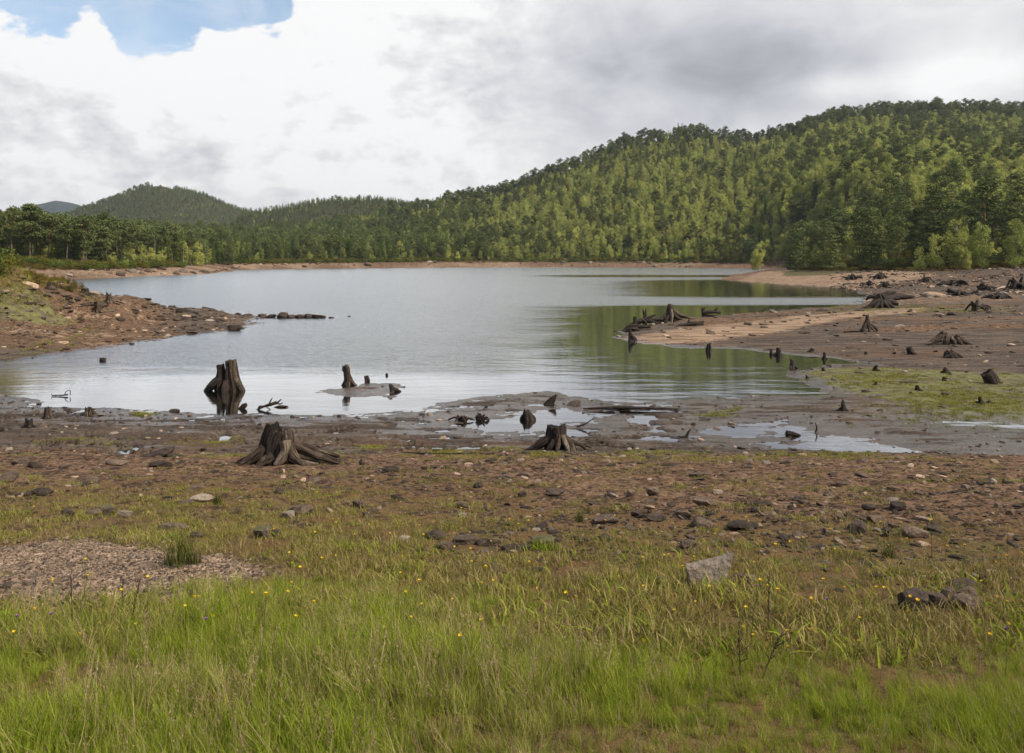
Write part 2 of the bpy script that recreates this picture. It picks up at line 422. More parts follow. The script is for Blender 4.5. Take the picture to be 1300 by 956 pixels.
def obj(name, me, parent=None, loc=(0, 0, 0), rot=None, scl=None, link=True):
    o = bpy.data.objects.new(name, me)
    if link: COL.objects.link(o)
    if parent is not None: o.parent = parent
    o.location = loc
    if rot is not None: o.rotation_euler = rot
    if scl is not None: o.scale = (scl,) * 3 if np.isscalar(scl) else scl
    return o

def tag(o, label=None, cat=None, group=None, kind=None):
    if label: o['label'] = label
    if cat: o['category'] = cat
    if group: o['group'] = group
    if kind: o['kind'] = kind
    return o

class Geo:
    """collects verts / faces / vertex attributes for one mesh"""
    def __init__(s): s.V = []; s.Q = []; s.T = []; s.G = []; s.n = 0
    def add(s, V, quads=(), tris=(), gv=None):
        V = np.asarray(V, float)
        if len(quads): s.Q.append(np.asarray(quads) + s.n)
        if len(tris): s.T.append(np.asarray(tris) + s.n)
        s.V.append(V); s.G.append(np.asarray(gv if gv is not None else V * [8, 8, 1.0], float)); s.n += len(V)
    def mesh(s, name, m, smooth=True):
        Fs = []
        if s.Q: Fs.append(np.concatenate(s.Q))
        if s.T: Fs.append(np.concatenate(s.T))
        return mesh_from(name, np.concatenate(s.V), Fs, [m], None, smooth, {'gv': np.concatenate(s.G)})

def catmull(P, n):
    P = np.asarray(P, float); Q = np.vstack([2 * P[0] - P[1], P, 2 * P[-1] - P[-2]])
    out = []
    m = len(P) - 1
    for i in range(m):
        a, b, c, d = Q[i], Q[i+1], Q[i+2], Q[i+3]
        for t in np.linspace(0, 1, n, endpoint=(i == m - 1)):
            out.append(.5 * ((2*b) + (-a + c) * t + (2*a - 5*b + 4*c - d) * t*t + (-a + 3*b - 3*c + d) * t**3))
    return np.array(out)

def limb(geo, path, radii, seg=26, sub=9, ridge=.16, rag=0.0, rag0=0.0, seed=0, rough=.06, up=(0, -1, 0)):
    """a tapering, fluted piece of wood. radii: per path point r or (r_side, r_depth)"""
    P4 = [tuple(p) + ((r, r) if np.isscalar(r) else tuple(r)) for p, r in zip(path, radii)]
    C = catmull(np.array(P4, float), sub); P = C[:, :3]; ra = np.maximum(C[:, 3], .002); rb = np.maximum(C[:, 4], .002)
    T = np.gradient(P, axis=0); T /= np.linalg.norm(T, axis=1)[:, None] + 1e-9
    U = np.array(up, float)
    S = np.cross(U, T); nS = np.linalg.norm(S, axis=1); 
    bad = nS < .15
    S[bad] = np.cross((1, 0, .2), T[bad]); S /= np.linalg.norm(S, axis=1)[:, None]
    B = np.cross(T, S)
    L = np.concatenate([[0], np.cumsum(np.linalg.norm(np.diff(P, axis=0), axis=1))]); mr = ra.mean()
    th = np.linspace(0, 2 * np.pi, seg, endpoint=False)
    c, s = np.cos(th)[None], np.sin(th)[None]; s_ = (L / max(mr, .01))[:, None]
    k = seed * 3.7
    fl = fbm(c * 2.2 + k + 0 * s_, s * 2.2 + k + 0 * s_, s_ * .16 + k, o=3, seed=seed) * ridge * 1.6
    fl = fl - ridge * .9 * np.abs(vn(c * 4.5 + k + 0 * s_, s * 4.5 + 0 * s_, s_ * .12, seed=seed + 9))
    fl = fl + fbm(c * 1.6 + 0 * s_, s * 1.6 + 0 * s_, s_ * .9 + k, o=4, seed=seed + 3) * rough * 2
    rr = 1 + fl
    V = P[:, None, :] + S[:, None, :] * (c * rr * ra[:, None])[..., None] + B[:, None, :] * (s * rr * rb[:, None])[..., None]
    if rag:
        wgt = np.linspace(0, 1, len(P)) ** 3
        j = vn(c[0] * 2.6 + k, s[0] * 2.6, np.full(seg, 1.3), seed=seed + 5) * .7 + vn(c[0] * 7 + k, s[0] * 7, np.full(seg, .3), seed=seed + 6) * .3
        V = V + T[:, None, :] * (wgt[:, None] * j[None] * rag)[..., None]
    if rag0:
        j = vn(c[0] * 3 + k, s[0] * 3, np.full(seg, 4.3), seed=seed + 8)
        V[0] -= T[0] * (j * rag0)[:, None]
    nr = len(P); V = V.reshape(-1, 3)
    gv = np.stack([np.broadcast_to(c * 5 + k, (nr, seg)), np.broadcast_to(s * 5, (nr, seg)), np.broadcast_to(s_ * .3, (nr, seg))], -1).reshape(-1, 3)
    i = np.arange(nr - 1)[:, None] * seg; jx = np.arange(seg)[None]; jn = (jx + 1) % seg
    Q = np.stack([i + jx, i + jn, i + seg + jn, i + seg + jx], -1).reshape(-1, 4)
    # caps, the top one sunken and rough
    top = V[-seg:]; ct = top.mean(0); inn = ct + (top - ct) * .55 - T[-1] * mr * (.25 if rag else .02)
    cen = ct - T[-1] * mr * (.4 if rag else .0)
    bot = V[:seg].mean(0)
    n0 = len(V); V = np.vstack([V, inn, cen[None], bot[None]])
    gv = np.vstack([gv, inn * 9, cen[None] * 9, bot[None] * 9])
    l = np.arange(seg); ln = (l + 1) % seg; b0 = (nr - 1) * seg
    Q = np.vstack([Q, np.stack([b0 + l, b0 + ln, n0 + ln, n0 + l], -1)])
    Tt = np.vstack([np.stack([n0 + l, n0 + ln, np.full(seg, n0 + seg)], -1), np.stack([ln, l, np.full(seg, n0 + seg + 1)], -1)])
    geo.add(V, Q, Tt, gv)

def rock_geo(seed, sx=1, sy=1, sz=1, cuts=11, n=4, soft=.25):
    """an angular stone: an icosphere clipped by planes and roughened, lying on z=0"""
    r = np.random.default_rng(seed)
    import bmesh
    bm = bmesh.new(); bmesh.ops.create_icosphere(bm, subdivisions=n, radius=1)
    V = np.array([v.co[:] for v in bm.verts]); Fc = np.array([[v.index for v in f.verts] for f in bm.faces]); bm.free()
    for k in range(cuts):
        nrm = r.normal(size=3); nrm /= np.linalg.norm(nrm); dd = r.uniform(.5, .85)
        if k == 0: nrm = np.array([0, 0, 1.]) + r.normal(size=3) * .15; nrm /= np.linalg.norm(nrm); dd = .6
        ex = V @ nrm - dd; V = V - np.clip(ex, 0, None)[:, None] * nrm * (1 - soft * .3)
    nn = fbm(V[:, 0] * 1.7 + seed, V[:, 1] * 1.7, V[:, 2] * 1.7, o=5, seed=seed % 97, g=.55)
    V = V * (1 + nn[:, None] * .16)
    V = V * [sx, sy, sz]; V[:, 2] -= V[:, 2].min() * .55
    return V, Fc

# ------------------------------------------------------------------ GN scatter (stuff only)
def proto_collection(name, meshes):
    c = bpy.data.collections.new(name)
    for k, me in enumerate(meshes):
        o = bpy.data.objects.new(f'{name}_{k:02d}', me); c.objects.link(o)
    return c

def scatter(name, coll, P, rot, scl, idx, label, cat):
    me = bpy.data.meshes.new(name); me.vertices.add(len(P)); me.vertices.foreach_set('co', np.asarray(P, np.float32).ravel())
    a = me.attributes.new('rot', 'FLOAT_VECTOR', 'POINT'); a.data.foreach_set('vector', np.asarray(rot, np.float32).ravel())
    S = np.asarray(scl, np.float32); S = np.repeat(S[:, None], 3, 1) if S.ndim == 1 else S
    a = me.attributes.new('scl', 'FLOAT_VECTOR', 'POINT'); a.data.foreach_set('vector', S.ravel())
    a = me.attributes.new('idx', 'INT', 'POINT'); a.data.foreach_set('value', np.asarray(idx, np.int32))
    o = obj(name, me); tag(o, label, cat, None, 'stuff')
    g = bpy.data.node_groups.new(name, 'GeometryNodeTree')
    g.interface.new_socket('Geometry', in_out='INPUT', socket_type='NodeSocketGeometry')
    g.interface.new_socket('Geometry', in_out='OUTPUT', socket_type='NodeSocketGeometry')
    N = g.nodes; L = g.links
    gi = N.new('NodeGroupInput'); go = N.new('NodeGroupOutput'); ip = N.new('GeometryNodeInstanceOnPoints')
    ci = N.new('GeometryNodeCollectionInfo'); ci.inputs['Collection'].default_value = coll
    ci.inputs['Separate Children'].default_value = True; ci.inputs['Reset Children'].default_value = True
    def na(n, t):
        x = N.new('GeometryNodeInputNamedAttribute'); x.data_type = t; x.inputs[0].default_value = n; return x.outputs[0]
    L.new(gi.outputs[0], ip.inputs['Points']); L.new(ci.outputs[0], ip.inputs['Instance'])
    ip.inputs['Pick Instance'].default_value = True
    L.new(na('idx', 'INT'), ip.inputs['Instance Index']); L.new(na('rot', 'FLOAT_VECTOR'), ip.inputs['Rotation']); L.new(na('scl', 'FLOAT_VECTOR'), ip.inputs['Scale'])
    L.new(ip.outputs[0], go.inputs[0])
    md = o.modifiers.new('scatter', 'NODES'); md.node_group = g
    return o

# ------------------------------------------------------------------ ground sheet
def poly_mask(X, Y, pts, soft):
    """1 inside a patch given by photograph points on its ground, fading over soft metres"""
    P = np.array([hit(*p)[:2] if p[1] > 420 or p[0] < 340 else wp(*p, .4) for p in pts])
    m = np.zeros(X.shape)
    lo, hi = P.min(0) - soft * 2, P.max(0) + soft * 2
    k = (X > lo[0]) & (X < hi[0]) & (Y > lo[1]) & (Y < hi[1])
    if k.any(): m[k] = sstep(soft, -soft, sdist(P, X[k], Y[k]))
    return m

def ground_attrs(X, Y, Z):
    u, D = uy(X, Y); px = u * F + CX
    d = shore(X, Y)
    n = fbm(X / 2.3, Y / 1.3, o=4, seed=71); n2 = fbm(X / .8, Y / .5, o=4, seed=72)
    r = np.hypot(X, Y)
    A = {}
    zone = sstep(13.2, 16.5, Y + n * 2.5)                       # mudflat begins
    left = sstep(330, 180, px) * sstep(30, 36, D) * sstep(110, 80, D)
    A['mud'] = np.clip(zone * (1 - left * .6), 0, 1) * sstep(120, 60, D) + .75 * sstep(70, 90, D) * sstep(1040, 1120, px) * sstep(175, 165, D)
    A['mud'] = np.maximum(A['mud'], .55 * poly_mask(X, Y, [(1010,700),(1110,690),(1190,700),(1180,740),(1100,760),(1010,770),(985,740)], .3))
    A['mud'] = np.maximum(A['mud'], .5 * poly_mask(X, Y, [(560,680),(700,660),(930,655),(1000,690),(880,715),(700,715),(560,705)], .4))
    mot = fbm(X / 7, Y / 3, o=4, seed=75)
    A['mud'] = A['mud'] * (1 - .75 * sstep(.02, .3, mot) * sstep(34, 42, D) * sstep(800, 900, px))
    A['sand'] = np.maximum.reduce([
        .75 * poly_mask(X, Y, [(785,432),(800,418),(880,410),(1000,398),(1090,392),(1180,388),(1180,394),(1090,402),(1010,414),(960,428),(880,436),(820,438)], 1.2),
        .62 * poly_mask(X, Y, [(914,358),(960,345),(1000,341),(1060,346),(1100,350),(1200,356),(1150,362),(1090,366),(1000,364)], 3),
        .45 * poly_mask(X, Y, [(1100,372),(1180,372),(1300,376),(1300,384),(1180,386),(1110,384)], 1.2),
        .62 * sstep(135, 155, D) * (1 - sstep(9, 22, d)) * (.75 + .5 * fbm(X / 14, Y / 9, o=2, seed=74)),
        .85 * poly_mask(X, Y, [(1020,705),(1080,702),(1110,730),(1080,762),(1020,760)], .25),
        .5 * left * sstep(.0, .5, n + .1)])
    A['algae'] = np.maximum.reduce([
        .62 * poly_mask(X, Y, [(1000,470),(1080,465),(1180,468),(1300,474),(1400,480),(1400,548),(1300,545),(1200,530),(1100,505),(1060,498)], .9),
        .45 * poly_mask(X, Y, [(1020,390),(1180,388),(1300,390),(1300,398),(1180,396),(1040,396)], 1.5),
        .5 * sstep(15.8, 15.0, Y) * sstep(13.6, 14.6, Y) * sstep(.0, .4, n2 + .05),
        .6 * left * sstep(.1, .45, fbm(X / 5, Y / 4, o=3, seed=73) + .1 * (Z - 1))])
    A['gravel'] = poly_mask(X, Y, [(-150,712),(0,696),(60,688),(150,690),(215,700),(300,712),(330,728),(290,746),(200,764),(60,776),(-150,780)], .22)
    gz = sstep(7.6, 6.0, r + n * 1.3)
    gz2 = .5 * sstep(13, 9.5, r + n * 2 + sstep(500, 800, px) * 2.4)
    A['grassy'] = np.maximum(gz, gz2) * (1 - A['gravel'])
    A['grassy'] = np.maximum(A['grassy'], sstep(2.0, 2.9, Z + n * .3) * sstep(36, 42, D) * sstep(90, 70, D) * sstep(260, 120, px))
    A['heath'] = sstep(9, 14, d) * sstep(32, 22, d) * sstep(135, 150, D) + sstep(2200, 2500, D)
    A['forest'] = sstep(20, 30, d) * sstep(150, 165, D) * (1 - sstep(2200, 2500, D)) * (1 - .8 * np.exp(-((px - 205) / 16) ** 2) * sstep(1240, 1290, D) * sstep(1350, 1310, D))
    A['wet'] = np.clip(sstep(.9, .0, d) * .9 + zone * sstep(34, 20, D) * .5 * sstep(.2, -.1, Z - .12) + .3 * sstep(3, 0, d) * sstep(60, 25, D), 0, 1) * sstep(200, 120, D)
    return A

nphi_f, nphi_c = 1050, 90
ph = np.concatenate([np.linspace(-180, -37, nphi_c // 2, endpoint=False), np.linspace(-37, 37, nphi_f), np.linspace(37, 180, nphi_c // 2 + 1)[1:-1]])
ph = R(1) * ph
rr = np.concatenate([np.exp(np.linspace(math.log(.6), math.log(2), 14, endpoint=False)), np.exp(np.linspace(math.log(2), math.log(60), 640, endpoint=False)),
                     np.exp(np.linspace(math.log(60), math.log(1500), 330, endpoint=False)), np.exp(np.linspace(math.log(1500), math.log(6000), 36))])
RRg, PH = np.meshgrid(rr, ph, indexing='ij')
GX, GY = RRg * np.sin(PH), RRg * np.cos(PH)
GZ = ground_z(GX, GY)
nr_, nc_ = GX.shape
V = np.stack([GX, GY, GZ], -1).reshape(-1, 3)
i = np.arange(nr_ - 1)[:, None] * nc_; j = np.arange(nc_)[None]; jn = (j + 1) % nc_
Q = np.stack([i + j, i + nc_ + j, i + nc_ + jn, i + jn], -1).reshape(-1, 4)
V = np.vstack([V, [[0, 0, GZ[0].mean()]]]); c0 = len(V) - 1
jj = np.arange(nc_); Tt = np.stack([np.full(nc_, c0), jj, (jj + 1) % nc_], -1)
AT = ground_attrs(GX, GY, GZ)
AT = {k: np.append(v.ravel(), v[0].mean()) for k, v in AT.items()}
gme = mesh_from('ground', V, [Q, Tt], [M['ground']], None, True, AT)
tag(obj('ground', gme), 'exposed peaty loch bed and shore rising to wooded hills', 'ground', None, 'structure')

# ------------------------------------------------------------------ water sheet
ys = np.exp(np.linspace(math.log(14.2), math.log(430), 420)); us = np.linspace(-1.15, 1.15, 260)
UY, UU = np.meshgrid(ys, us, indexing='ij'); WX, WY = UU * UY, UY
wpx = UU * F + CX; wpy = HY + EYE * F / WY
calm = np.maximum.reduce([
    sstep(520, 860, wpx + (wpy - 400) * 1.1) * sstep(383, 391, wpy),
    .95 * sstep(640, 960, wpx) * sstep(351, 359, wpy) * sstep(381, 374, wpy),
    .6 * sstep(590, 760, wpx) * sstep(348, 349.5, wpy) * sstep(353, 351.5, wpy),
    .7 * sstep(395, 540, wpy) * sstep(250, 560, wpx) , .85 * sstep(395, 520, wpy), sstep(19.8, 19.2, WY) * 1.0])
ruf = 1 - calm
wd = shore(WX, WY)
V = np.stack([WX, WY, np.zeros_like(WX)], -1).reshape(-1, 3); nc2 = len(us)
i = np.arange(len(ys) - 1)[:, None] * nc2; j = np.arange(nc2 - 1)[None]
Q = np.stack([i + j, i + j + 1, i + nc2 + j + 1, i + nc2 + j], -1).reshape(-1, 4)
wme = mesh_from('lake', V, Q, [M['water']], None, True, {'ruffle': ruf.ravel(), 'deep': sstep(-.5, -8, wd).ravel()})
tag(obj('lake', wme), 'still loch reflecting clouds and wooded hillside', 'water', None, 'structure')

# ------------------------------------------------------------------ trees
def cards(C, size, rng, flat=.5, asp=1.0):
    """small randomly turned quads at the points C"""
    n = len(C); nrm = rng.normal(size=(n, 3)); nrm[:, 2] = np.abs(nrm[:, 2]) + flat; nrm /= np.linalg.norm(nrm, axis=1)[:, None]
    a = np.cross(nrm, rng.normal(size=(n, 3))); a /= np.linalg.norm(a, axis=1)[:, None]; b = np.cross(nrm, a)
    s = size * rng.uniform(.6, 1.3, n)[:, None]
    q = np.stack([C - a * s - b * s * asp * .5, C + a * s * .3 - b * s * asp, C + a * s + b * s * asp * .4, C - a * s * .2 + b * s * asp], 1)
    return q.reshape(-1, 3)

def crown_mesh(name, blobs, per, size, m, rng, flat=.5, asp=.8, tone_amp=1.0):
    """blobs: (x,y,z,rx,rz); leaf clumps spread near each blob's surface"""
    Cs, tn = [], []
    for (x, y, z, rx, rz) in blobs:
        n = max(4, int(per * rx * rx))
        v = rng.normal(size=(n, 3)); v /= np.linalg.norm(v, axis=1)[:, None]
        rad = rng.uniform(.35, 1.08, n) ** .6
        p = v * rad[:, None] * [rx, rx, rz] + [x, y, z]
        Cs.append(p); tn.append(np.full(n, rng.uniform(0, 1)) * .6 + rng.uniform(0, .4, n))
    C = np.vstack(Cs); t = np.concatenate(tn)
    V = cards(C, size, rng, flat, asp); n = len(C)
    return mesh_from(name, V, np.arange(4 * n).reshape(-1, 4), [m], None, False, {'tone': np.repeat(t, 4)})

def tube(V, Qd, path, r, seg=6):
    P = np.array(path, float); T = np.gradient(P, axis=0); T /= np.linalg.norm(T, axis=1)[:, None]
    U = np.array([1, .1, .05]); S = np.cross(T, U); S /= np.linalg.norm(S, axis=1)[:, None] + 1e-9; B = np.cross(T, S)
    th = np.linspace(0, 2*np.pi, seg, endpoint=False); n0 = len(V) and sum(len(v) for v in V)
    r = np.asarray(r)
    W_ = P[:, None] + S[:, None] * (np.cos(th)[None] * r[:, None])[..., None] + B[:, None] * (np.sin(th)[None] * r[:, None])[..., None]
    V.append(W_.reshape(-1, 3)); m = len(P)
    i = np.arange(m - 1)[:, None] * seg; j = np.arange(seg)[None]; jn = (j + 1) % seg
    Qd.append(np.stack([i + j, i + jn, i + seg + jn, i + seg + j], -1).reshape(-1, 4) + n0)

def tree_proto(kind, seed, H):
    g = np.random.default_rng(seed); blobs = []; V, Qd = [], []
    lean = g.normal(size=2) * .02 * H
    def ax(t): return np.array([lean[0] * t * t, lean[1] * t, H * t])
    tr = {'pine': .017, 'spruce': .012, 'birch': .010, 'youngpine': .014, 'bush': .01, 'snag': .011}[kind] * H
    tube(V, Qd, [ax(t) + [g.normal() * .01 * H * (0 < t < 1), 0, 0] for t in np.linspace(0, .97, 9)], tr * (1 - np.linspace(0, .93, 9)), 8)
    V[0][:, 2] -= .3
    if kind == 'pine':                                   # bare red trunk below, open rounded plates above
        base = g.uniform(.38, .5)
        for k in range(g.integers(17, 22)):
            t = base + (1 - base) * (k / 20) ** .85 * .98; a = g.uniform(0, 6.28)
            wdt = H * .235 * math.sin(math.pi * min(.96, max(.2, (t - base) / (1 - base) * .8 + .2))) ** .7
            L = wdt * g.uniform(.45, 1.05); b0 = ax(min(t, .95)); e = b0 + [math.cos(a) * L, math.sin(a) * L, L * g.uniform(.15, .5)]
            tube(V, Qd, [b0, (b0 + e) / 2 + [0, 0, -.02 * H], e], [tr * .28, tr * .18, tr * .08], 5)
            rb = H * g.uniform(.07, .115); blobs.append((*e, rb, rb * .5))
            if g.random() < .7: m_ = b0 * .45 + e * .55 + g.normal(size=3) * .02 * H; blobs.append((*m_, rb * .7, rb * .4))
        blobs.append((*ax(.97), H * .09, H * .055))
        cm = crown_mesh('crown', blobs, 2300 / (H * .1) ** 2 / 20, H * .0145, M['pine'], g, .8)
    elif kind == 'youngpine':                            # conical, foliage to near the ground in tiers
        for k in range(15):
            t = .1 + .86 * k / 14; L = H * .27 * (1 - t) ** .75 * g.uniform(.8, 1.1) + .02 * H
            nb = max(3, int(8 * (1 - t) + 3))
            for q in range(nb):
                a = 6.28 * q / nb + g.uniform(-.4, .4); l = L * g.uniform(.7, 1.15); b0 = ax(t)
                e = b0 + [math.cos(a) * l, math.sin(a) * l, l * g.uniform(-.05, .3)]
                tube(V, Qd, [b0, e], [tr * .2, tr * .06], 4)
                blobs.append((*(b0 * .25 + e * .75), .045 * H + l * .16, .022 * H)); blobs.append((*(b0 * .6 + e * .4), .04 * H, .02 * H))
        cm = crown_mesh('crown', blobs, 900 / (H * .1) ** 2 / 14, H * .0135, M['pine'], g, 1.0)
    elif kind == 'spruce':
        for k in range(20):
            t = .1 + .88 * k / 19; L = H * .15 * (1 - t) ** .8 * g.uniform(.85, 1.15) + .008 * H
            nb = max(3, int(6 * (1 - t) + 3))
            for q in range(nb):
                a = g.uniform(0, 6.28); l = L * g.uniform(.6, 1.1); e = ax(t) + [math.cos(a) * l * .7, math.sin(a) * l * .7, -l * .2]
                blobs.append((*e, .02 * H + l * .3, .022 * H))
        cm = crown_mesh('crown', blobs, 1900 / (H * .1) ** 2 / 10, H * .012, M['spruce'], g, .7, .6)
    elif kind == 'birch':
        base = g.uniform(.1, .2)
        for k in range(42):
            t = base + (1 - base) * g.uniform(0, 1) ** .9; a = g.uniform(0, 6.28); q = (t - base) / (1 - base)
            L = H * .24 * (math.sin(math.pi * min(1, q * .82 + .16)) ** .6) * g.uniform(.3, 1.0)
            b0 = ax(t * .88); e = np.array([b0[0] + math.cos(a) * L, b0[1] + math.sin(a) * L, H * t * .97])
            if k % 2: tube(V, Qd, [b0 - [0, 0, L * .5], e], [tr * .25, tr * .06], 4)
            rb = H * g.uniform(.06, .115) * (1.1 - .5 * q); blobs.append((*e, rb, rb * 1.05))
        cm = crown_mesh('crown', blobs, 1700 / (H * .1) ** 2 / 14, H * .0145, M['birch'], g, .3)
    elif kind == 'bush':
        for k in range(16):
            a = g.uniform(0, 6.28); l = g.uniform(0, .5) * H; z = g.uniform(.2, .85) * H
            rb = H * g.uniform(.15, .28); blobs.append((math.cos(a) * l, math.sin(a) * l, z * (1 - .4 * l / H), rb, rb))
            if k % 2: tube(V, Qd, [ax(0), (math.cos(a) * l, math.sin(a) * l, z * .8)], [tr * .5, tr * .1], 4)
        cm = crown_mesh('crown', blobs, 750 / H ** 2 / .65, H * .028, M['bush'], g, .3)
    elif kind == 'snag':
        for k in range(14):
            t = g.uniform(.35, .95); a = g.uniform(0, 6.28); L = H * g.uniform(.05, .13) * (1.2 - t); b0 = ax(t)
            tube(V, Qd, [b0, b0 + [math.cos(a) * L, math.sin(a) * L, L * .4]], [tr * .2, tr * .05], 4)
        cm = None
    bark = {'pine': 'pinebark', 'youngpine': 'pinebark', 'spruce': 'pinebark', 'birch': 'birchbark', 'bush': 'pinebark', 'snag': 'deadbark'}[kind]
    tm = mesh_from('trunk', np.concatenate(V), np.concatenate(Qd), [M[bark]], None, True)
    return tm, cm

def joined(tm, cm):
    """trunk and crown in one mesh, for the far mass of forest"""
    if cm is None: return tm
    a = np.empty(len(tm.vertices) * 3, np.float32); tm.vertices.foreach_get('co', a)
    b = np.empty(len(cm.vertices) * 3, np.float32); cm.vertices.foreach_get('co', b)
    na = len(tm.vertices)
    def fc(me):
        l = np.empty(len(me.loops), np.int32); me.loops.foreach_get('vertex_index', l); return l.reshape(-1, 4)
    fa, fb = fc(tm), fc(cm) + na
    t = np.empty(len(cm.vertices), np.float32); cm.attributes['tone'].data.foreach_get('value', t)
    return mesh_from('tree', np.concatenate([a, b]).reshape(-1, 3), np.concatenate([fa, fb]), [tm.materials[0], cm.materials[0]],
                     np.concatenate([np.zeros(len(fa)), np.ones(len(fb))]), False, {'tone': np.concatenate([np.zeros(na), t])})

SPEC = [('pine', 12.), ('pine', 13.), ('pine', 11.), ('youngpine', 11.), ('youngpine', 12.), ('spruce', 11.), ('spruce', 12.), ('spruce', 10.),
        ('birch', 9.), ('birch', 9.5), ('birch', 8.5), ('birch', 9.), ('snag', 9.)]
PROTO = [tree_proto(k, 100 + i, h) for i, (k, h) in enumerate(SPEC)]
OF = {}
for i, (k, h) in enumerate(SPEC): OF.setdefault(k, []).append(i)

# one jittered stand of trees over the wooded ground
pts = []
for y0, y1, s in ((138, 330, 3.5), (330, 520, 3.6), (520, 760, 3.7), (760, 1060, 4.6), (1060, 1480, 5.2)):
    xs = np.arange(-y1 * .78, y1 * .78, s); yy = np.arange(y0, y1, s)
    a, b = np.meshgrid(xs, yy); a = a + rng.uniform(-.48, .48, a.shape) * s; b = b + rng.uniform(-.48, .48, b.shape) * s
    k = np.abs(a / b) < .76; pts.append(np.stack([a[k], b[k]], -1))
TP = np.vstack(pts); u = TP[:, 0] / TP[:, 1]; px = u * F + CX; D = TP[:, 1]
S_ = tab(px, TS); R_ = tab(px, TR); dsh = shore(TP[:, 0], D)
dense = fbm(TP[:, 0] / 30, TP[:, 1] / 30, o=3, seed=81)
keep = (D > S_ + 4 + 4 * fbm(TP[:, 0] / 9, D / 9, o=2, seed=82)) & (dsh > 9)
keep &= (D < R_ + 25) | ((D > 850) & (D < 1010) & (px > 300) & (px < 600)) | ((D > 1080) & (D < 1400) & (px > 10) & (px < 400))
keep &= ~((np.abs(px - 207) < 13) & (D > 1240) & (D < 1420))
keep &= rng.random(len(TP)) < np.where(dense < -.35, .55, .96)
TP = TP[keep]; px = px[keep]; D = D[keep]; R_ = R_[keep]; S_ = S_[keep]; dense = dense[keep]
TZ = ground_z(TP[:, 0], TP[:, 1], False)
sp1 = fbm(TP[:, 0] / 45, D / 45, o=3, seed=91); sp2 = fbm(TP[:, 0] / 22, D / 22, o=3, seed=92); rn = rng.random(len(TP))
# shares of each kind by where on the hills it stands
t = np.clip((D - S_) / (R_ - S_), 0, 1)
w_pine = .22 + .9 * np.clip(sp1, 0, 1) + .9 * sstep(.86, 1.0, t) * (px > 520) + 1.2 * sstep(230, 120, px) + .3 * (t < .15) + 1.0 * sstep(1000, 1080, px) * (t < .1)
w_young = .08 + .9 * (t < .08) * sstep(700, 560, px) + .5 * np.clip(-sp1, 0, 1) + .7 * sstep(990, 1050, px) * (t < .12)
w_spr = .12 + 1.8 * np.exp(-((px - 420) / 150) ** 2) * (t < .75) * sstep(-.2, .3, sp2 + .1) + 2.5 * ((D > 800) & (px < 620)) + 1.8 * np.exp(-((px - 880) / 45) ** 2) * (t > .93) + .6 * sstep(160, 240, px) * sstep(600, 500, px)
w_bir = .35 + .5 * (t < .06) + 2.6 * sstep(520, 700, px) * (t < .93) + 1.0 * np.exp(-((px - 400) / 130) ** 2) * (sp2 > 0) + .9 * np.clip(sp2, 0, 1)
w_bir = w_bir * np.where(D > 800, .25, 1)
w_sn = .035 + 0 * D
Wt = np.stack([w_pine, w_young, w_spr, w_bir, w_sn], -1); Wt /= Wt.sum(1)[:, None]
cum = np.cumsum(Wt, 1); ki = (rn[:, None] > cum).sum(1).clip(0, 4)
KN = ['pine', 'youngpine', 'spruce', 'birch', 'snag']
tidx = np.array([random.choice(OF[KN[k]]) for k in ki])
tscl = rng.uniform(.5, 1.05, len(TP)) * np.where(D > 760, .72, 1) * np.where(ki == 3, .92, 1.0) * np.interp(px, [0, 120, 300, 900, 1050, 1300], [1.1, .98, .95, .92, 1.0, 1.05])
tscl *= np.where((ki == 3) & (t < .05), .7, 1)
trot = rng.uniform(0, 6.28, len(TP))

# hand-placed trees that stand out in the photograph: column, depth, kind, height, name, label
SPECIAL = [
 (962, 225, 'birch', 8.2, 'small lone birch standing on the pale sandbank at the water\'s edge'),
 (1185, 152, 'youngpine', 16.5, 'tall conical pine rising behind the pale green birches on the right shore'),
 (1107, 158, 'youngpine', 14.5, 'bright green conical pine on the right shore, left of the tallest one'),
 (1250, 150, 'pine', 17.0, 'broad dark pine on the right shore with its bare trunk showing'),
 (1290, 146, 'youngpine', 17.5, 'dark full pine at the right edge of the shore woodland'),
 (1010, 196, 'youngpine', 12.0, 'dark pine where the sandbank meets the right shore woodland'),
 (1055, 172, 'youngpine', 11.0, 'middling dark pine above the dark bank on the right shore'),
 (1188, 142, 'birch', 6.8, 'round pale green birch in front of the tall conical pine'),
 (1215, 141, 'birch', 9.4, 'tallest pale green birch on the right shore'),
 (1245, 140, 'birch', 8.6, 'pale green birch with a full crown in front of the broad dark pine'),
 (1290, 138, 'birch', 8.8, 'pale green birch at the right edge of the picture'),
 (1168, 143, 'birch', 4.6, 'low spreading birch beside the round one on the right shore'),
 (1225, 139, 'birch', 4.2, 'low bushy birch below the tallest pale one'),
 (14, 168, 'pine', 12.0, 'wide crowned dark pine at the left edge of the shore woodland'),
 (37, 172, 'pine', 12.8, 'tallest dark pine of the left shore with a rounded top'),
 (74, 180, 'pine', 11.6, 'dark pine with a bare pale trunk left of the rocky slope'),
 (100, 186, 'pine', 10.4, 'dark pine above the pale rocky slope on the left shore'),
 (196, 215, 'snag', 9.5, 'pale bare dead tree standing at the left shore'),
 (528, 372, 'snag', 10.0, 'thin pale dead tree standing on the far shore'),
 (487, 640, 'pine', 17.0, 'flat topped pine standing above the dark middle ridge'),
 (498, 648, 'pine', 17.5, 'leaning flat topped pine on the skyline of the middle ridge'),
]
NAME = {'pine': 'pine_tree', 'youngpine': 'pine_tree', 'spruce': 'spruce_tree', 'birch': 'birch_tree', 'snag': 'dead_tree'}
CAT = {'pine_tree': 'pine tree', 'spruce_tree': 'spruce tree', 'birch_tree': 'birch tree', 'dead_tree': 'dead tree'}
made = {}
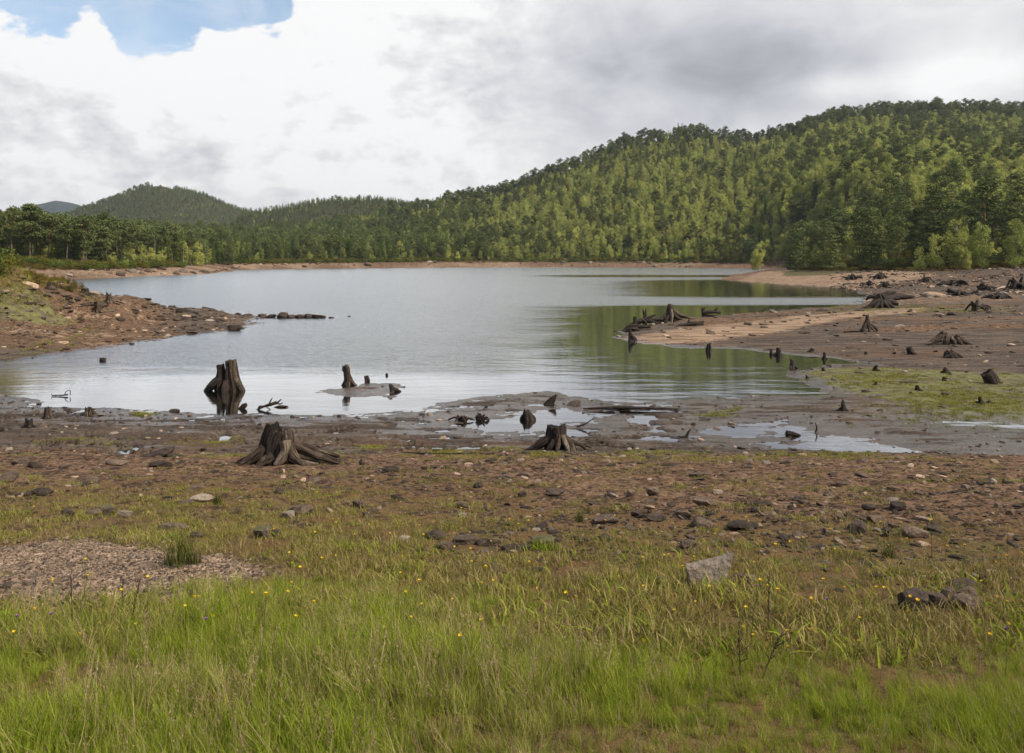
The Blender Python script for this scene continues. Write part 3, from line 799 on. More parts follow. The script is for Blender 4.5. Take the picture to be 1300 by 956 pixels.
def tree_thing(pi, x, y, z, s, rz, label, group):
    nm = NAME[SPEC[pi][0]]
    if pi not in made:
        e = obj(nm, None); tm, cm = PROTO[pi]
        tk = obj('trunk', tm, e); ck = obj('crown', cm, e) if cm else None
        made[pi] = (e, tk, ck)
        for c in (tk, ck):
            pass
        r = e
    else:
        e, tk, ck = made[pi]; r = e.copy(); COL.objects.link(r)
        for c in (tk, ck):
            if c is not None:
                q = c.copy(); COL.objects.link(q); q.parent = r
    r.location = (x, y, z - .15); r.rotation_euler = (0, 0, rz); r.scale = (s, s, s)
    tag(r, label, CAT[nm], group)
    return r
for k, (cx, dy, kd, h, lab) in enumerate(SPECIAL):
    pi = OF[kd][k % len(OF[kd])]; x = (cx - CX) / F * dy
    z = float(ground_z(np.array([x]), np.array([float(dy)]), False)[0])
    tree_thing(pi, x, dy, z, h / SPEC[pi][1], k * 1.7, lab, None)
    # thin out the stand round it
    if dy < 400:
        m = np.hypot(TP[:, 0] - x, TP[:, 1] - dy) > (3.2 if cx != 962 else 6)
        TP, px, D, R_, S_, TZ, ki, tidx, tscl, trot, t = (a[m] for a in (TP, px, D, R_, S_, TZ, ki, tidx, tscl, trot, t))

# how much of each tree shows, front to back
occ = np.zeros((420, 1300), bool); order = np.argsort(D); vis = np.zeros(len(TP))
hh = np.array([h for _, h in SPEC])[tidx] * tscl
wide = np.array([{'pine': .2, 'youngpine': .18, 'spruce': .09, 'birch': .2, 'snag': .03}[k] for k, _ in SPEC])[tidx] * hh
for q in order:
    sc = F / D[q]; yb = HY + (EYE - TZ[q]) * sc; yt = yb - hh[q] * sc
    x0, x1 = int(px[q] - wide[q] * sc), int(px[q] + wide[q] * sc) + 1; y0, y1 = int(yt), int(yb)
    if x1 <= 0 or x0 >= 1300 or y1 <= 0: continue
    w = occ[max(y0, 0):max(y1, 0), max(x0, 0):min(x1, 1300)]
    vis[q] = (~w).sum(); w[:] = True
single = np.zeros(len(TP), bool)
def where(p, tt, d):
    if d > 800 and p < 320: return 'on the far conical hill'
    if d > 800: return 'on the dark ridge behind the middle shore'
    if p < 290: return 'along the left shore' if tt < .25 else 'in the low wood behind the left shore'
    if p < 620: return 'along the far middle shore' if tt < .2 else 'on the middle slope above the far shore'
    if p < 980: return 'along the foot of the big hill by the water' if tt < .15 else ('on the skyline of the big hill' if tt > .85 else 'on the sunlit face of the big hill')
    return 'on the right shore below the big hill' if tt < .12 else ('on the right hand skyline of the big hill' if tt > .85 else 'on the right hand flank of the big hill')
look = {'pine_tree': 'dark green pine', 'spruce_tree': 'narrow pointed spruce', 'birch_tree': 'rounded yellow green birch', 'dead_tree': 'bare pale dead tree'}
kn = np.array([NAME[SPEC[a][0]] for a in tidx])
for nm, cap_ in (('pine_tree', 285), ('birch_tree', 288), ('spruce_tree', 298), ('dead_tree', 60)):
    ids = np.where(kn == nm)[0]; ids = ids[np.argsort(-vis[ids])][:cap_]
    for q in ids:
        if vis[q] < 3: continue
        single[q] = True; wh = where(px[q], t[q], D[q])
        tree_thing(int(tidx[q]), TP[q, 0], TP[q, 1], TZ[q], float(tscl[q]), float(trot[q]), f'{look[nm]} {wh}', f'{look[nm]}s {wh}')
rest = np.where(~single)[0]
coll = proto_collection('forest_tree', [joined(*p) for p in PROTO])
scatter('forest', coll, np.stack([TP[rest, 0], TP[rest, 1], TZ[rest] - .15], -1), np.stack([0 * trot[rest], 0 * trot[rest], trot[rest]], -1), tscl[rest], tidx[rest],
        'dense mixed forest of birch and pine covering the hills', 'forest')
print('trees', len(TP), 'single', single.sum())

# low growth along the edge of the wood
bprot = [tree_proto('bush', 300 + k, 1.0) for k in range(3)]
bm_ = [joined(*p) for p in bprot]
for me in bm_[2:]: me.materials[1] = M['heather']
hm = [joined(*tree_proto('bush', 320 + k, 1.0)) for k in range(2)]
for me in hm: me.materials[1] = M['heather']
n = 5200
bx = rng.uniform(-.72, .72, n); S_b = tab(bx * F + CX, TS); by = S_b + rng.uniform(-9, 14, n) * np.where(S_b > 280, 1.4, 1); X_ = bx * by
db = shore(X_, by); k = (db > 8.5) & (by > 132) & ~((bx * F + CX > 900) & (bx * F + CX < 1000) & (by < 250)); X_, by, db = X_[k], by[k], db[k]
Z_ = ground_z(X_, by)
front = (by - tab(X_ / by * F + CX, TS)) < 0
ib = np.where(front, rng.choice([2, 3, 4, 4], len(X_)), rng.integers(0, 3, len(X_)))
sb = np.where(front, rng.uniform(.35, 1.0, len(X_)), rng.uniform(.8, 2.4, len(X_)))
scatter('undergrowth', proto_collection('bush', bm_ + hm), np.stack([X_, by, Z_ - .05], -1), np.stack([0 * by, 0 * by, rng.uniform(0, 6, len(by))], -1),
        np.stack([sb * 1.3, sb * 1.3, sb * .9], -1), ib, 'low heather and scrub along the edge of the wood', 'undergrowth')

# ------------------------------------------------------------------ stumps
BOTTOM = lambda z: z - .0
def ground_at(x, y):
    return max(float(ground_z(np.array([x]), np.array([y]))[0]), -.35)

def wood_thing(name, px, py, pieces, label, cat, group=None, wm='wood', water=False, rz=0):
    """pieces: (part name, [(side, up, back) in photograph px from px,py], [r or (r_side, r_back) in px], options)
    sizes turn into metres by the distance of the spot"""
    x, y, z = (*wp(px, py, 0), 0.0) if water else hit(px, py)
    s = y / F
    root = obj(name, None, loc=(x, y, z)); tag(root, label, cat, group)
    for k, pc in enumerate(pieces):
        pn, path, rad, op = pc if len(pc) == 4 else (*pc, {})
        op = dict(op); mm = op.pop('mat', wm); drape = op.pop('drape', pn == 'root')
        P = []
        for (a, u, c) in path:
            X, Yd, Zl = a * s, c * s, u * s
            if drape and not water:
                g = ground_at(x + X, y + Yd) - z; Zl = Zl + g
            P.append((X, Yd, Zl))
        g = Geo(); limb(g, P, [(r * s, r * s) if np.isscalar(r) else (r[0] * s, r[1] * s) for r in rad], seed=int(px * 7 + k * 13) % 997, **op)
        obj(pn, g.mesh(pn, M[mm]), root)
    return root

def roots_round(n, r0, L, h, seed, squash=.55, a0=0, spread=6.28, thick=.28, skip=()):
    g = np.random.default_rng(seed); out = []
    for k in range(n):
        if k in skip: continue
        a = a0 + spread * (k + g.uniform(-.25, .25)) / n; l = L * g.uniform(.65, 1.25); c, s_ = math.cos(a), math.sin(a) * 1.0
        b = g.uniform(-.35, .35)
        pth = [(c * r0 * .25, h * g.uniform(.42, .6), s_ * r0 * .25), (c * r0 * .95, h * .2, s_ * r0 * .95),
               (c * (r0 + l * .4) - s_ * l * b * .3, h * .05, s_ * (r0 + l * .4) + c * l * b * .3), (c * (r0 + l) - s_ * l * b, -h * .06, s_ * (r0 + l) + c * l * b)]
        t_ = r0 * thick * g.uniform(.75, 1.25)
        out.append(('root', pth, [t_ * 1.15, t_, t_ * .6, t_ * .16], dict(ridge=.3, seg=16, sub=7)))
    return out

def stump(px, py, w, h, label, n=6, L=None, seed=1, wm='wood', water=False, lean=0, rag=.3, flare=1.5, thick=.28, group=None, squash=1.0):
    """plain stump: w, h of the trunk in photograph px"""
    r = w / 2
    tr = ('trunk', [(0, -h * .25, 0), (0, h * .08, 0), (lean * .4, h * .45, 0), (lean, h, 0)], [(r * flare, r * flare * .9), (r * flare * .95, r * flare * .85), (r * 1.02, r * squash), (r * .92, r * .85 * squash)], dict(rag=0, ridge=.3, seg=40, sub=10, drape=False))
    tr = (tr[0], tr[1], tr[2], dict(tr[3], rag=rag * h * 0.0 + 0))
    P = [tr] + roots_round(n, r * flare * .8, L if L else w * .8, h, seed, thick=thick)
    tr[3]['rag'] = rag * h * SC(px, py, water)
    return wood_thing('tree_stump', px, py, P, label, 'tree stump', group, wm, water)
def SC(px, py, water): return (wp(px, py)[1] if water else hit(px, py)[1]) / F

S0 = SC(350, 592, False)
# the big split stump in front
wood_thing('tree_stump', 352, 590, [
 ('trunk', [(-6, -8, 0), (-7, 8, 0), (-4, 29, 1), (1, 45, 2)], [(25, 14), (22, 12), (20, 11), (18, 9)], dict(rag=15 * S0, ridge=.3, rough=.1, seg=52, sub=14, mat='darkwood')),
 ('trunk', [(8, -8, -4), (9, 12, -5), (11, 33, -1), (10, 43, 2)], [(13, 10), (12, 9), (10, 8), (8, 7)], dict(rag=9 * S0, ridge=.3, seg=40, sub=12)),
 ('root', [(-15, 22, -3), (-23, 13, -6), (-33, 6, -8), (-48, -3, -11)], [(6, 8), (8, 8), (6, 6), 2], dict(ridge=.26, seg=30, sub=12)),
 ('root', [(-10, 18, 5), (-30, 9, 8), (-46, 4, 9), (-57, 0, 9)], [8, 7, 5, 2], dict(ridge=.3, mat='darkwood')),
 ('root', [(12, 28, -7), (14, 17, -11), (10, 9, -14), (2, 0, -18)], [(8, 6), (7, 6), 6, 3], dict(ridge=.22, mat='palewood')),
 ('root', [(15, 22, -5), (22, 12, -11), (30, 6, -15), (40, -1, -20)], [(9, 7), (8, 7), 5, 2], dict(ridge=.26, seg=26)),
 ('root', [(12, 24, 1), (30, 15, 1), (52, 9, -1), (70, 4, -4), (80, 1, -4)], [(10, 10), (10, 8), (7, 6), (6, 5), 3], dict(ridge=.34, seg=34, sub=12, rough=.1)),
 ('root', [(10, 24, 8), (34, 20, 12), (56, 13, 14), (76, 8, 14)], [8, 7, 5, 2], dict(ridge=.34, seg=26)),
 ('root', [(-6, 12, -6), (-13, 6, -12), (-18, 0, -17), (-22, -3, -22)], [8, 6, 4, 2], dict(ridge=.3)),
 ('root', [(24, 4, -8), (40, 3, -11), (55, 2, -11)], [4, 3, 1.5], dict(mat='palewood')),
], 'big split dark stump with thick spreading roots, the nearest one on the left', 'tree stump')

# the twin pillar stump standing in the water
s2 = SC(287, 496, True)
wood_thing('tree_stump', 287, 496, [
 ('trunk', [(-7, -12, 3), (-7, 8, 3), (-7, 22, 3), (-8, 33, 3)], [(9, 9), (8, 8), (6, 6), (5.4, 5)], dict(rag=3 * s2, ridge=.3, mat='darkwood', seg=34, sub=10)),  # left pillar and left root: shaded side put into the wood colour
 ('trunk', [(9, -12, 0), (9, 4, 0), (7, 20, 0), (5.5, 38.5, 0)], [(14, 9), (11.5, 8), (8, 7), (6.4, 6)], dict(rag=3 * s2, ridge=.34, seg=40, sub=12)),
 ('root', [(-6, 16, 1), (-14, 9, -2), (-22, 1, -3), (-28, -8, -4)], [(5, 7), (6, 7), (4.5, 4), 2], dict(mat='darkwood')),
 ('root', [(10, 18, 0), (17, 8, -3), (22, 1, -4), (26, -8, -5)], [5, 5, 4, 2], {}),
 ('root', [(2, 12, -4), (2, 4, -9), (1, -8, -13)], [5, 5, 3], dict(mat='darkwood')),
], 'twin pillared stump standing in the shallow water, reflected below', 'tree stump', water=True)
wood_thing('driftwood', 307, 519, [('branch', [(-3, -2, 0), (2, 3, 0), (4, 5, 0), (3, 7, 0)], [3, 3.5, 3, 1.5], dict(mat='darkwood'))], 'short dark snag poking out of the water below the twin pillared stump', 'driftwood', water=True)

# stump on the mud islet
s3 = SC(440, 489, False)
wood_thing('tree_stump', 441, 489, [
 ('trunk', [(3, -5, 0), (2.5, 4, 0), (0, 13, 0), (-1, 21, 0), (-3, 25.5, 0)], [(8, 6), (6.4, 5), (4, 4), (4.2, 4), (3.2, 3)], dict(rag=1.6 * s3, ridge=.34, seg=32, sub=9)),
 ('root', [(0, 12, 0), (-4, 5, -2), (-9, -1, -3)], [2.2, 2, .8], dict(mat='darkwood')), ('root', [(2, 10, -1), (-1, 4, -4), (-4, -1, -5)], [2.2, 2, .8], dict(mat='darkwood')),
 ('root', [(4, 9, -1), (9, 3, -2), (14, -1, -2)], [2.6, 2.4, 1], {}), ('root', [(-3, 16, -1), (-4.5, 20, -1), (-3.5, 24, 0)], [1.5, 2, 1.2], dict(drape=False)),
], 'thin hooked stump standing on the small mud islet', 'tree stump')
wood_thing('tree_stump', 465, 485, [('trunk', [(0, -4, 0), (.5, 2, 0), (-.5, 8, 0)], [3.6, 3.4, 2.6], dict(rag=1.2 * s3, ridge=.3)), ('root', [(1, 4, 0), (3, 2, 0), (3.6, -2, 0)], [1.6, 1.8, 1], {})], 'small dark lump of wood in the water just behind the mud islet', 'tree stump', wm='darkwood', water=True)
wood_thing('tree_stump', 491, 477, [('trunk', [(0, -3, 0), (0, 1, 0), (0, 3, 0)], [1.8, 1.8, 1.2], dict(ridge=.3))], 'tiny dark wood tip in the open water beyond the islet', 'tree stump', wm='darkwood', water=True)
wood_thing('tree_stump', 498, 497, [('trunk', [(1, -2, 0), (-1, 5, 0), (-3, 9, 0)], [4, 3, 1.5], dict(rag=.06, ridge=.34)), ('root', [(1, 3, 0), (7, 2, 0), (12, 0, 0)], [2.5, 2, 1], {}), ('root', [(0, 3, -2), (0, -2, -4), (2, -8, -5)], [2.5, 2, 1], dict(drape=False))], 'low dark root lump at the right end of the mud islet', 'tree stump', wm='darkwood')

# the neat stump with radiating roots
s4 = SC(708, 570, False)
wood_thing('tree_stump', 708, 571, [
 ('trunk', [(0, -6, 0), (0, 6, 0), (-1, 20, 0), (-1, 30, 0)], [(18, 13), (15.5, 11), (13, 9), (12, 8)], dict(rag=4.5 * s4, ridge=.3, seg=52, sub=14, mat='darkwood')),
 ('root', [(-8, 16, 0), (-18, 10, -1), (-30, 3, -2), (-42, -1, -3)], [(5, 6), (6, 6), 4, 1.5], dict(mat='darkwood')),  # left roots in dark wood: shade away from the sun painted in
 ('root', [(-9, 12, 2), (-20, 9, 6), (-30, 4, 9)], [5, 5, 2], dict(mat='darkwood')),
 ('root', [(1, 20, -8), (0, 12, -10), (-1, 5, -13), (-3, -1, -18)], [3.5, 3.8, 3.2, 1.6], {}),
 ('root', [(5, 18, -8), (8, 11, -11), (11, 4, -15), (14, -1, -21)], [3.5, 3.6, 3, 1.4], dict(mat='palewood')),
 ('root', [(7, 18, -5), (14, 10, -8), (22, 4, -11), (34, 0, -13)], [4, 4, 3, 1.2], {}),
 ('root', [(9, 16, 0), (18, 10, 0), (30, 6, 0), (39, 1, 0)], [4, 3.6, 2.6, 1.1], {}),
 ('root', [(8, 12, 4), (20, 9, 7), (34, 7, 8), (44, 3, 6)], [4, 3.4, 2.4, 1], {}),
 ('root', [(8, 12, -4), (18, 5, -6), (26, 2, -8), (33, 1, -7)], [4, 4, 3, 1.2], dict(mat='darkwood')),
 ('root', [(-5, 12, -7), (-9, 6, -11), (-14, 0, -15)], [4, 3.6, 1.4], dict(mat='darkwood')),
], 'squat flat topped stump with roots radiating to both sides, nearest in the middle', 'tree stump')

# stumps and roots on the tip of the right hand spit
s5 = SC(850, 405, False)
wood_thing('tree_stump', 851, 407, [
 ('trunk', [(0, -3, 0), (0, 4, 0), (-1, 12, 0), (0, 20.5, 0)], [(10, 7), (7.5, 5), (5, 4), (3, 2.6)], dict(rag=3 * s5, ridge=.4, seg=40, sub=9)),
 ('root', [(-3, 12, 0), (-9, 6, -2), (-20, 2, -3), (-34, -4, -6)], [2.6, 3, 2.4, 1.3], dict(mat='darkwood')),
 ('root', [(3, 13, 0), (10, 7, 0), (18, 4, 0), (26, 1, 0)], [3, 3.2, 2.6, 1], {}), ('root', [(0, 15, -3), (1, 7, -5), (0, -1, -7)], [2, 2.4, 1.4], dict(mat='palewood')),
 ('root', [(3, 10, -2), (8, 4, -5), (14, 0, -6)], [2.4, 2.2, 1], dict(mat='darkwood')), ('root', [(-2, 9, -2), (-6, 3, -6), (-10, -1, -7)], [2.4, 2.2, 1], dict(mat='darkwood')),
], 'tall jagged stump with pale tip near the end of the right hand spit', 'tree stump')
stump(819, 408, 5, 13, 'small jagged stump just left of the tall one on the spit', 4, 9, 21, 'darkwood', rag=.4, lean=-1)
stump(806, 414, 4.5, 12, 'thin dark stump at the left of the spit, before the root tangle', 3, 7, 22, 'darkwood', rag=.2)
wood_thing('root_tangle', 800, 420, [('root', [(26, 3, 0), (10, 4, 0), (-4, 1, 0), (-20, -2, 0)], [2, 3, 3, 1.6], {}), ('root', [(12, 0, -3), (2, 3, -2), (-8, 0, -2), (-20, -4, -6)], [2, 2.6, 2, 1], {}), ('root', [(-19, 2, -1), (-20, -1, -6), (-15, -3, -10)], [1.8, 1.8, 1.2], {}), ('root', [(8, 6, 0), (0, 6, 0), (-6, 2, 0)], [2.2, 2.4, 2], {})], 'dark tangle of roots running down to the very tip of the spit', 'root', wm='darkwood')
wood_thing('tree_stump', 801, 433, [('trunk', [(0, -8, 0), (0, 2, 0), (-1, 10, 0), (-1.5, 15, 0)], [(4.5, 4), (3.6, 3), (2.4, 2.4), (1.6, 1.6)], dict(rag=.15, ridge=.35)), ('root', [(0, 7, 0), (4, 3, 0), (8, -1, 0)], [2.6, 3, 1.4], {})], 'dark pointed stump at the water edge under the spit tip, mirrored in the water', 'tree stump', wm='darkwood', water=True)
wood_thing('root_tangle', 822, 412, [('root', [(-22, 2, -2), (-10, 6, 0), (4, 5, 1), (20, 6, 1)], [2, 3.4, 3, 2], {}), ('root', [(-8, 8, 0), (-3, 3, -3), (-2, 0, -6)], [2.4, 2, 1], {}), ('root', [(0, 5, 0), (8, 2, -3), (14, 0, -5)], [2.2, 2, 1], {}), ('root', [(-16, 8, 1), (-10, 5, 0), (0, 8, 0), (10, 12, 1)], [1.6, 2.4, 2.2, 1], {})], 'long low tangle of dark roots linking the stumps near the spit tip', 'root', wm='darkwood')
wood_thing('driftwood', 876, 414, [('log', [(-19, -1, -1), (-8, 1, 0), (4, 3, 0), (17, 2, 0)], [1, 2.4, 3, 2.4], {}), ('branch', [(-2, 2, 0), (-1, 5, 0), (-2, 8, 0)], [2, 1.6, .8], {}), ('branch', [(6, 3, 0), (10, 4, -1), (18, 6, 0)], [2, 1.6, .9], {}), ('branch', [(-19, 0, -1), (-14, 3, 0), (-9, 5, 0)], [.8, 1.2, .8], dict(mat='palewood'))], 'long dark driftwood log lying on the sand below the tall jagged stump', 'driftwood', wm='darkwood')
wood_thing('driftwood', 902, 399, [('log', [(-11, 2, 0), (-4, 3, 0), (4, 3, 0), (13, 2, 0)], [2.4, 2.4, 2.2, 1.4], {}), ('branch', [(-9, 3, 0), (-10, 6, 0), (-7, 8, 0)], [1.8, 1.8, 1], {}), ('branch', [(4, 3, 0), (7, 6, 0), (9, 7, 0)], [1.4, 1.2, .6], {})], 'knobbly dark driftwood on the far edge of the spit', 'driftwood', wm='darkwood')

# small posts in and beside the inlet
def post(px, py, w, h, label, lean=0, water=False, seed=3, n=2):
    s_ = SC(px, py, water); g = np.random.default_rng(seed)
    P = [('trunk', [(0, -h * .35, 0), (0, h * .1, 0), (lean * .5, h * .55, 0), (lean, h, 0)], [w * .75, w * .6, w * .46, w * .34], dict(rag=h * .32 * s_, ridge=.5, rough=.16, seg=28, drape=False))]
    for k in range(n):
        a = g.uniform(0, 6.28); P.append(('root', [(0, h * .3, 0), (math.cos(a) * w * .7, h * .1, math.sin(a) * w * .7), (math.cos(a) * w * 1.3, -h * .15, math.sin(a) * w * 1.3)], [w * .3, w * .26, w * .1], dict(seg=12)))
    return wood_thing('tree_stump', px, py, P, label, 'tree stump', None, 'darkwood', water)
post(900, 446, 7, 9.5, 'short round post stump at the mud edge under the spit', 0, False, 4)
post(979, 450, 3.5, 6, 'tiny stump in the inlet, left one of a close pair', 0, True, 5)
post(988, 451, 7, 9, 'rounded dark stump in the inlet, right one of a close pair', 0, True, 6)
post(1006, 467, 6.5, 10.5, 'block stump standing in the green water at the inlet mouth', -1, True, 7)
post(1046.5, 456, 4, 8.5, 'slim post stump at the inner end of the inlet', 0, True, 8)
post(1045, 471, 3, 4, 'tiny stump on the muddy lip of the green flat', 0, False, 9)
post(1024, 481, 3, 4, 'tiny stump at the pointed tip of the green flat', 0, False, 10)
post(1030, 447, 5, 4, 'low broken stump on the sand above the inlet', 2, False, 11)
post(1111, 471, 6, 7, 'dark leaning stump at the back edge of the green flat, left of the others', 1.5, False, 12)
post(1156, 450, 7.5, 9, 'dark pointed stump on the mud left of the low ridged ones', -2, False, 13, 3)
post(1201, 474, 6.5, 6.5, 'dark wedge stump at the back of the green flat towards the right', -1.5, False, 14)
post(1198, 484, 4.5, 5, 'tiny dark stump on the green flat below the wedge one', 0, False, 15)
post(1112, 489, 3.5, 4, 'tiny dark stump in the middle of the green flat', 0, False, 16)
post(1165, 496, 6, 6, 'small dark stump with a stick behind it on the green flat', -1, False, 17)
post(1245, 512, 6, 8, 'small pointed stump at the right of the green flat', -1, False, 18, 3)
post(1256, 512, 5, 3, 'flat chip of wood beside the small pointed stump', 0, False, 19)
post(1136, 450, 3, 3, 'tiny stub on the mud left of the pointed stump', 0, False, 20)
post(1099, 450, 3, 3.5, 'tiny stub on the pale mud right of the inlet', 0, False, 23)
wood_thing('tree_stump', 1257, 487, [('trunk', [(4, -3, 0), (1, 5, 0), (-5, 14, 0)], [(9, 8), (8.5, 7), (8, 6)], dict(rag=.08, ridge=.2, seg=30, sub=9)), ('root', [(4, 5, 0), (10, 2, 0), (16, 0, 0)], [3, 2.5, 1], {})], 'thick sawn block leaning left on the green flat', 'tree stump', wm='darkwood')
wood_thing('tree_stump', 1070, 522, [('trunk', [(0, -3, 0), (0, 6, 0), (0, 14, 0)], [4.5, 3, 1], dict(rag=.06, ridge=.35)), ('root', [(0, 5, 0), (-4, 2, 0), (-8, 0, 0)], [2, 2, .8], {}), ('root', [(0, 4, 0), (4, 1, -1), (7, 0, -2)], [2, 2, .8], {})], 'thin pointed stump on the mud beyond the long puddle', 'tree stump', wm='darkwood')

# the spidery stump and the low ridged ones
wood_thing('tree_stump', 1101, 421, [
 ('trunk', [(-1, 4, 0), (-1, 9, 0), (0, 15, 0), (0, 20.5, 0)], [(5, 4), (4, 3.5), (3, 3), (2.4, 2.4)], dict(rag=.14, ridge=.36, drape=False)),
 ('root', [(-1, 12, 0), (-4, 6, -1), (-9, 2, -1), (-30, 1, -1)], [2.4, 3, 1.8, .8], {}), ('root', [(-1, 11, -1), (-5, 5, -3), (-9, 0, -4)], [2, 2.2, 1], {}),
 ('root', [(1, 12, 0), (6, 7, 0), (11, 4, 0), (13, -1, -1)], [2.4, 2.4, 2.2, 1.4], {}), ('root', [(0, 11, -2), (1, 5, -3), (1, 0, -4)], [2, 2.2, 1.2], {}), ('root', [(1, 9, -1), (5, 4, -4), (8, 0, -5)], [1.8, 1.6, 1], {})],
 'spidery upright stump standing on stilt roots on the right hand mud', 'tree stump', wm='wood')
wood_thing('tree_stump', 1203, 437, [
 ('trunk', [(-6, -3, 0), (-7, 6, 0), (-4, 15, 0)], [(14, 9), (10, 7), (5, 4)], dict(rag=.16, ridge=.42, seg=44)), ('trunk', [(13, -3, 0), (13, 5, 0), (14, 11, 0)], [(9, 7), (7, 5), (4, 4)], dict(rag=.1, ridge=.4)),
 ('root', [(-8, 10, -2), (-16, 5, -3), (-30, 0, -4)], [4, 4, 1.2], {}), ('root', [(0, 9, -4), (3, 4, -7), (6, -1, -9)], [3.4, 3.6, 1.5], {}), ('root', [(-4, 10, -4), (-6, 4, -8), (-9, -1, -10)], [3.4, 3.4, 1.4], {}),
 ('root', [(16, 7, -1), (22, 3, -2), (31, -1, -2)], [3, 3, 1.2], {}), ('root', [(-10, 2, -6), (-20, 0, -8), (-26, -1, -8)], [2.4, 2, 1], dict(mat='darkwood')), ('root', [(10, 8, -3), (12, 3, -6), (15, -1, -8)], [2.6, 2.6, 1], {})],
 'wide low stump with two ridged humps on the right hand mud', 'tree stump')
wood_thing('tree_stump', 1208, 454, [('trunk', [(0, -2, 0), (-2, 3, 0), (-4, 8, 0)], [(11, 6), (8, 5), (4, 3)], dict(rag=.15, ridge=.45, seg=36)), ('root', [(2, 4, 0), (8, 3, -1), (13, 0, -2)], [3, 2.4, 1], {}), ('root', [(-3, 4, -2), (-8, 1, -3), (-13, -1, -3)], [3, 2.4, 1], {})], 'low ragged dark stump in front of the wide two humped one', 'tree stump', wm='darkwood')

# root masses at the back of the right hand mud
def tangle(px, py, w, h, label, seed, wm='darkwood', n=9):
    g = np.random.default_rng(seed); s_ = SC(px, py, False); P = []
    for q in range(g.integers(2, 4)):
        ox = g.uniform(-.3, .3) * w; hh = h * g.uniform(.55, 1.05); ww = w * g.uniform(.1, .2)
        P.append(('trunk', [(ox, -2, 0), (ox + g.uniform(-.05, .05) * w, hh * .5, 0), (ox + g.uniform(-.14, .14) * w, hh, g.uniform(-.1, .1) * w)], [(ww, ww * .8), (ww * .8, ww * .7), (ww * .45, ww * .45)], dict(rag=h * .45 * s_, ridge=.5, rough=.14)))
    for k in range(n):
        a = 6.28 * (k + g.uniform(-.4, .4)) / n; l = w * g.uniform(.3, .7); c, s2 = math.cos(a), math.sin(a); ox = g.uniform(-.2, .2) * w
        P.append(('root', [(ox, h * g.uniform(.2, .5), s2 * w * .06), (ox + c * l * .4, h * g.uniform(.2, .8), s2 * l * .5), (ox + c * l * .8 + g.uniform(-2, 2), h * g.uniform(.0, .45), s2 * l * .8), (ox + c * l, g.uniform(-.15, .35) * h, s2 * l)], [w * .07, w * .055, w * .04, w * .012], dict(seg=14, ridge=.35, rough=.12)))
    return wood_thing('tree_stump', px, py, P, label, 'tree stump', None, wm)
wood_thing('tree_stump', 1118, 391, [
 ('trunk', [(0, -2, 2), (0, 8, 2), (-2, 18, 3)], [(13, 8), (9, 6), (5, 4)], dict(rag=.3, ridge=.4, seg=36)),
 ('root', [(-2, 10, 0), (-10, 6, -2), (-18, 2, -3), (-30, -1, -3)], [4, 3.4, 2.4, 1], {}), ('root', [(-1, 9, -3), (-7, 4, -6), (-13, -1, -9)], [2.6, 2.4, 1.2], {}), ('root', [(0, 9, -4), (-2, 4, -7), (-3, -1, -10)], [2.6, 2.4, 1.2], {}),
 ('root', [(1, 9, -4), (4, 4, -7), (7, -1, -10)], [2.6, 2.4, 1.2], {}), ('root', [(3, 9, -2), (9, 4, -5), (15, -1, -8)], [3, 2.6, 1.2], {}), ('root', [(3, 11, 2), (14, 12, 4), (26, 14, 6), (46, 14, 8)], [5, 5, 4, 1.6], dict(drape=False)),
 ('root', [(2, 14, 2), (10, 18, 4), (22, 20, 6)], [4, 3.4, 1.6], dict(drape=False)), ('root', [(4, 8, 0), (14, 7, 0), (22, 4, 0)], [4, 4, 2], {}), ('root', [(-4, 14, 2), (-12, 14, 3), (-17, 10, 3)], [3, 2.6, 1], dict(drape=False))],
 'great sprawling dark root mass beside the dark water at the back of the mud', 'tree stump', wm='darkwood')
tangle(1243, 395, 26, 12, 'broken dark stump with a root trailing right, on the grassy mud at the back', 31)
tangle(1080, 355, 20, 7, 'dark root lump on the pale far sandbank, left of its neighbour', 32)
tangle(1118, 354, 22, 8, 'dark root lump on the far sandbank right below the dark pines', 33)
tangle(1100, 363, 14, 8, 'dark knotted stump near the dark water, left of a close pair', 34)
tangle(1124, 365, 14, 6, 'dark flattened stump near the dark water, right of a close pair', 35)
tangle(1174, 358, 16, 8, 'dark stump on the back bank below the pale round birch', 36)
tangle(1212, 362, 34, 7, 'long low root mass on the back bank below the tall birches', 37)
tangle(1214, 375, 36, 8, 'flat dark root mass in front of the long low one on the back bank', 38)
tangle(1250, 368, 26, 8, 'dark root mass on the back bank below the broad pine', 39)
tangle(1292, 368, 26, 16, 'tall dark root mass at the right edge of the back bank', 40)
tangle(1270, 379, 30, 6, 'low dark root mass at the right, nearest on the back bank', 41)

# stumps and snags of the pool and the near mud
wood_thing('tree_stump', 670, 533, [('trunk', [(0, -4, 0), (-1, 5, 0), (-2, 13, 0)], [(8, 6), (6.5, 5), (3, 3)], dict(rag=.1, ridge=.45, seg=36)), ('root', [(4, 6, 0), (8, 2, 0), (9, -4, 0)], [2.4, 2.4, 1.2], {}), ('root', [(-4, 6, 0), (-8, 2, 0), (-9, -3, 0)], [2.4, 2.2, 1], {})], 'dark rounded stump standing in the pool near the middle', 'tree stump', wm='darkwood', water=True)
wood_thing('tree_stump', 699, 514, [('trunk', [(-5, -3, 0), (-1, 3, 0), (4, 9, 0), (7, 13, 0)], [(6, 4), (5, 3.4), (3, 2.4), (.9, .9)], dict(ridge=.3, seg=24))], 'sharp dark shard of wood leaning right on the mud bar', 'tree stump', wm='darkwood')
tangle(586, 535, 22, 8, 'spiky dark root tuft at the left end of the pool', 51); tangle(612, 534, 18, 9, 'clump of dark root spikes hanging over the pool, right of the spiky tuft', 52)
